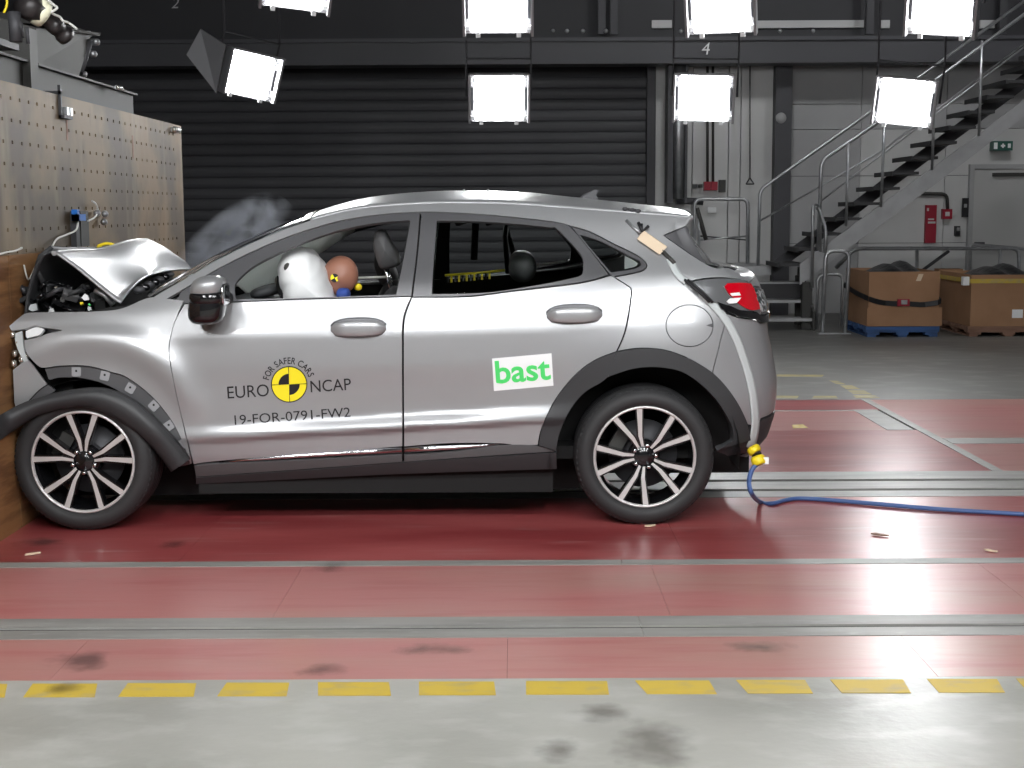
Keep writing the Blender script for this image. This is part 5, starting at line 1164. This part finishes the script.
# head: sculpted ellipsoid with brow, nose, chin, ears, joined into the same body mesh
hb = MB(); pts = []
for j in range(25):
    ph = -math.pi/2+math.pi*j/24; row = []
    for i in range(33):
        th = 2*math.pi*i/32; d = Vector((math.cos(ph)*math.cos(th), math.cos(ph)*math.sin(th), math.sin(ph)))
        x, y, z = d.x*.088, d.y*.072, d.z*.098
        if d.x < -.2:
            fz = z; c0 = math.exp(-(y/.016)**2)
            x -= .026*c0*math.exp(-((fz+.018)/.020)**2)+.010*c0*math.exp(-((fz+.085)/.02)**2)+.006*math.exp(-((fz+.055)/.008)**2)*math.exp(-(y/.025)**2)
            x += .014*math.exp(-((abs(y)-.032)/.013)**2)*math.exp(-((fz-.005)/.012)**2)
        if z < -.03: y *= 1-.25*min(1, (-.03-z)/.08); x += .012*min(1, (-.03-z)/.08)*(1 if d.x > 0 else .3)*-1
        e = math.exp(-((x-.012)/.014)**2-((z+.008)/.022)**2); y += math.copysign(.010*e, y)
        row.append(hc+Matrix.Rotation(math.radians(12), 3, 'Y') @ Vector((x, y, z)))
    pts.append(row)
hb.grid(pts)
bm = bmesh.new(); bm.from_mesh(me2); nb = len(bm.faces); vv = [bm.verts.new(p) for p in hb.v]
for f in hb.f:
    try: bm.faces.new([vv[i] for i in f])
    except ValueError: pass
bmesh.ops.remove_doubles(bm, verts=vv, dist=1e-5); bm.faces.ensure_lookup_table()
for i, f in enumerate(bm.faces):
    f.smooth = True; c = f.calc_center_median(); f.material_index = 0 if ((i >= nb and (c-hc).length < .15) or (c.x < X0-.17 and c.z > .8) or c.x < X0-.40 and c.z < .5) else 1
bm.to_mesh(me2); bm.free(); me2.materials.clear(); me2.materials.append(MT['skin']); me2.materials.append(MT['blue_cloth']); du.data = me2
tag(du, 'crash test dummy in blue, brown head pressed into the white airbag', 'dummy')
mk = U(334.5, 278, .39); Mk = Matrix.Translation((mk.x, hc.y-.0745, mk.z)) @ Matrix.Rotation(math.pi/2, 4, 'X')
for k in range(4):
    A = [k*math.pi/2+.5+i*math.pi/2/6 for i in range(7)]; b = MB(); vs = [Mk @ Vector((0, 0, 0))]+[Mk @ Vector((.021*math.cos(a), .021*math.sin(a), 0)) for a in A]
    b.add(vs, [(0, i, i+1) for i in range(1, 7)]); b.build('target_mark', 'yellow' if k % 2 else 'ink', du)
b = MB(); b.lathe([(.0785, -.01), (.0790, .0), (.0785, .004)], 32, Matrix.Translation((hc.x+.018, hc.y, hc.z)) @ Matrix.Rotation(math.pi/2, 4, 'Y') @ Matrix.Scale(1.38, 4, (1, 0, 0))); 
b = MB(); p = U(343, 294, .40); b.blob((p.x, .42, p.z), (.035, .06, .03), 2.5, 12, 8); b.build('collar', 'blue_cloth', du)

# ================================================================ TAPE, TAG, CABLE
def ribbon(name, px, w, m, par, off=-.006):
    P = spline([(a, c, 0) for a, c in px], 6); L = []
    for i, p in enumerate(P):
        d = (P[min(i+1, len(P)-1)]-P[max(i-1, 0)]).normalized(); nn = Vector((-d.y, d.x, 0))
        L.append([(p.x+nn.x*w*k, p.y+nn.y*w*k) for k in (-.5, -.2, .2, .5)])
    fl = np.array([q for r in L for q in r]); q = inv(fl); Pq = Q(q[:,0], q[:,1], off).reshape(len(L), 4, 3)
    b = MB(); b.grid([[Vector(x) for x in r] for r in Pq]); return b.build(name, m, par, solid=.004)
ribbon('tape_strip', [(669, 258), (674, 268), (679, 276), (686, 282)], 6.5, 'tape', car)
ribbon('tape_strip', [(700, 292), (711, 303), (724, 318), (736, 339), (745.5, 366), (751, 387), (754, 410), (754.5, 424), (752.5, 438), (749, 448)], 7.5, 'tape', car)
t = thing('sensor_tag', S3(653, 243), 'pale card tag with black tie taped on rear pillar', 'tag')
q = [S3(*p, -.02) for p in ((643.5, 231), (666.5, 247), (659, 254.5), (637, 239))]; n3 = Vector((0, .012, 0.004))
b = MB(); b.add([tuple(v) for v in q]+[tuple(v+n3) for v in q], [(3,2,1,0), (4,5,6,7), (0,1,5,4), (1,2,6,5), (2,3,7,6), (3,0,4,7)]); b.build('card', 'card', t)
b = MB(); b.tube([S3(641, 224, -.02), S3(642, 231, -.02), S3(648, 226, -.02)], .008, 6); b.tube([S3(638, 222.5, -.015), S3(642, 231, -.02)], .008, 6); b.build('tie', 'ink', t)
b = MB(); b.tube([S3(626, 220, -.008), S3(634, 228, -.01), S3(640, 233, -.015)], .007, 6); b.build('lead', 'steel', t)
b = MB(); b.tube([S3(662, 251, -.01), S3(670, 259, -.012), S3(674, 263, -.012)], .010, 6); b.build('lead', 'grey_steel', t)
for dx in (0, 3.2):
    b = MB(); b.tube(spline([S3(684+dx, 279.5, -.014), S3(692+dx, 287, -.03), S3(702+dx, 296, -.03), S3(708+dx, 302, -.02)], 4), .006, 6); b.build('lead', 'ink', t)
b = MB(); b.tube([S3(623, 208.5, .0), S3(640, 211, .0)], .008, 6)
for px in (625, 632, 638): b.blob(S3(px, 209+(px-625)*.15, -.005), (.014, .012, .010), 2.2, 8, 6)
b.build('roof_lead', 'dark_steel', t)
cb = thing('blue_cable', FL(800, 500), 'blue cable with yellow plug trailing from the rear bumper along the floor', 'cable')
P = [U(758, 463, .04), U(752, 470, .03), U(749, 482, .02), U(752, 494, .0), FL(760, 502, .012), FL(772, 503.5, .012), FL(786, 500, .012), FL(805, 498.5, .012), FL(860, 502.5, .012), FL(930, 508.5, .012), FL(985, 512, .012), FL(1060, 516, .012), FL(1200, 522, .012)]
for p in P[:4]: p.z = max(p.z, .02)
b = MB(); b.tube(spline(P, 6), .0115, 10); b.build('cable', 'cable', cb)
for (a, c, r_, m) in (((752, 447), (756, 453), .032, 'yellow_plug'), ((756, 453), (757, 456), .024, 'ink'), ((757, 456), (760, 465), .035, 'yellow_plug')):
    A, B2 = U(*a, .06), U(*c, .045); b = MB(); b.tube([A, A.lerp(B2, .2), B2.lerp(A, .2), B2], [r_*.8, r_, r_, r_*.85], 12); b.build('plug', m, cb)
A = U(768, 461, .05); b = MB(); b.box((A.x-.035, .03, A.z-.012), (A.x+.0, .05, A.z+.02)); b.build('plug_flap', 'white', cb)

# ================================================================ SMOKE
sm_ = MB(); c = U(237, 236, 2.2); sm_.blob((c.x, 2.1, c.z), (.42, .35, .30), 2.5, 20, 12)
m = bpy.data.materials.new('smoke'); m.use_nodes = True; nt = m.node_tree; nt.nodes.remove(nt.nodes['Principled BSDF']); out = nt.nodes['Material Output']
vol = nt.nodes.new('ShaderNodeVolumePrincipled'); vol.inputs['Color'].default_value = (.75, .78, .86, 1); vol.inputs['Anisotropy'].default_value = .2
tc = nt.nodes.new('ShaderNodeTexCoord'); ns = nt.nodes.new('ShaderNodeTexNoise'); ns.inputs['Scale'].default_value = 6.5; ns.inputs['Detail'].default_value = 6; ns.inputs['Distortion'].default_value = .6
nt.links.new(tc.outputs['Object'], ns.inputs['Vector'])
# plume axis from the bonnet gap up to the right, in object space around the plume centre
def nd(op, a, bv=None):
    x = nt.nodes.new('ShaderNodeVectorMath' if op in ('SUBTRACT3', 'DIVIDE3', 'LENGTH') else 'ShaderNodeMath'); return x
mp = nt.nodes.new('ShaderNodeMapping'); mp.inputs['Location'].default_value = (0, 0, 0); mp.vector_type = 'TEXTURE'
mp.inputs['Location'].default_value = (c.x, 2.1, c.z); mp.inputs['Rotation'].default_value = (0, -.62, 0); mp.inputs['Scale'].default_value = (.44, .30, .17)
nt.links.new(tc.outputs['Object'], mp.inputs[0]); ln_ = nt.nodes.new('ShaderNodeVectorMath'); ln_.operation = 'LENGTH'; nt.links.new(mp.outputs[0], ln_.inputs[0])
r1 = nt.nodes.new('ShaderNodeMapRange'); r1.inputs[1].default_value = 1.0; r1.inputs[2].default_value = .2; r1.inputs[3].default_value = 0; r1.inputs[4].default_value = 1; nt.links.new(ln_.outputs['Value'], r1.inputs[0])
r2 = nt.nodes.new('ShaderNodeMapRange'); r2.inputs[1].default_value = .42; r2.inputs[2].default_value = .66; nt.links.new(ns.outputs['Fac'], r2.inputs[0])
mu = nt.nodes.new('ShaderNodeMath'); mu.operation = 'MULTIPLY'; nt.links.new(r1.outputs[0], mu.inputs[0]); nt.links.new(r2.outputs[0], mu.inputs[1])
m2 = nt.nodes.new('ShaderNodeMath'); m2.operation = 'MULTIPLY'; m2.inputs[1].default_value = 16.0; nt.links.new(mu.outputs[0], m2.inputs[0]); nt.links.new(m2.outputs[0], vol.inputs['Density']); nt.links.new(vol.outputs[0], out.inputs['Volume'])
tag(sm_.build('smoke_plume', m), 'thin grey smoke rising behind the crumpled bonnet', 'smoke', kind='stuff')
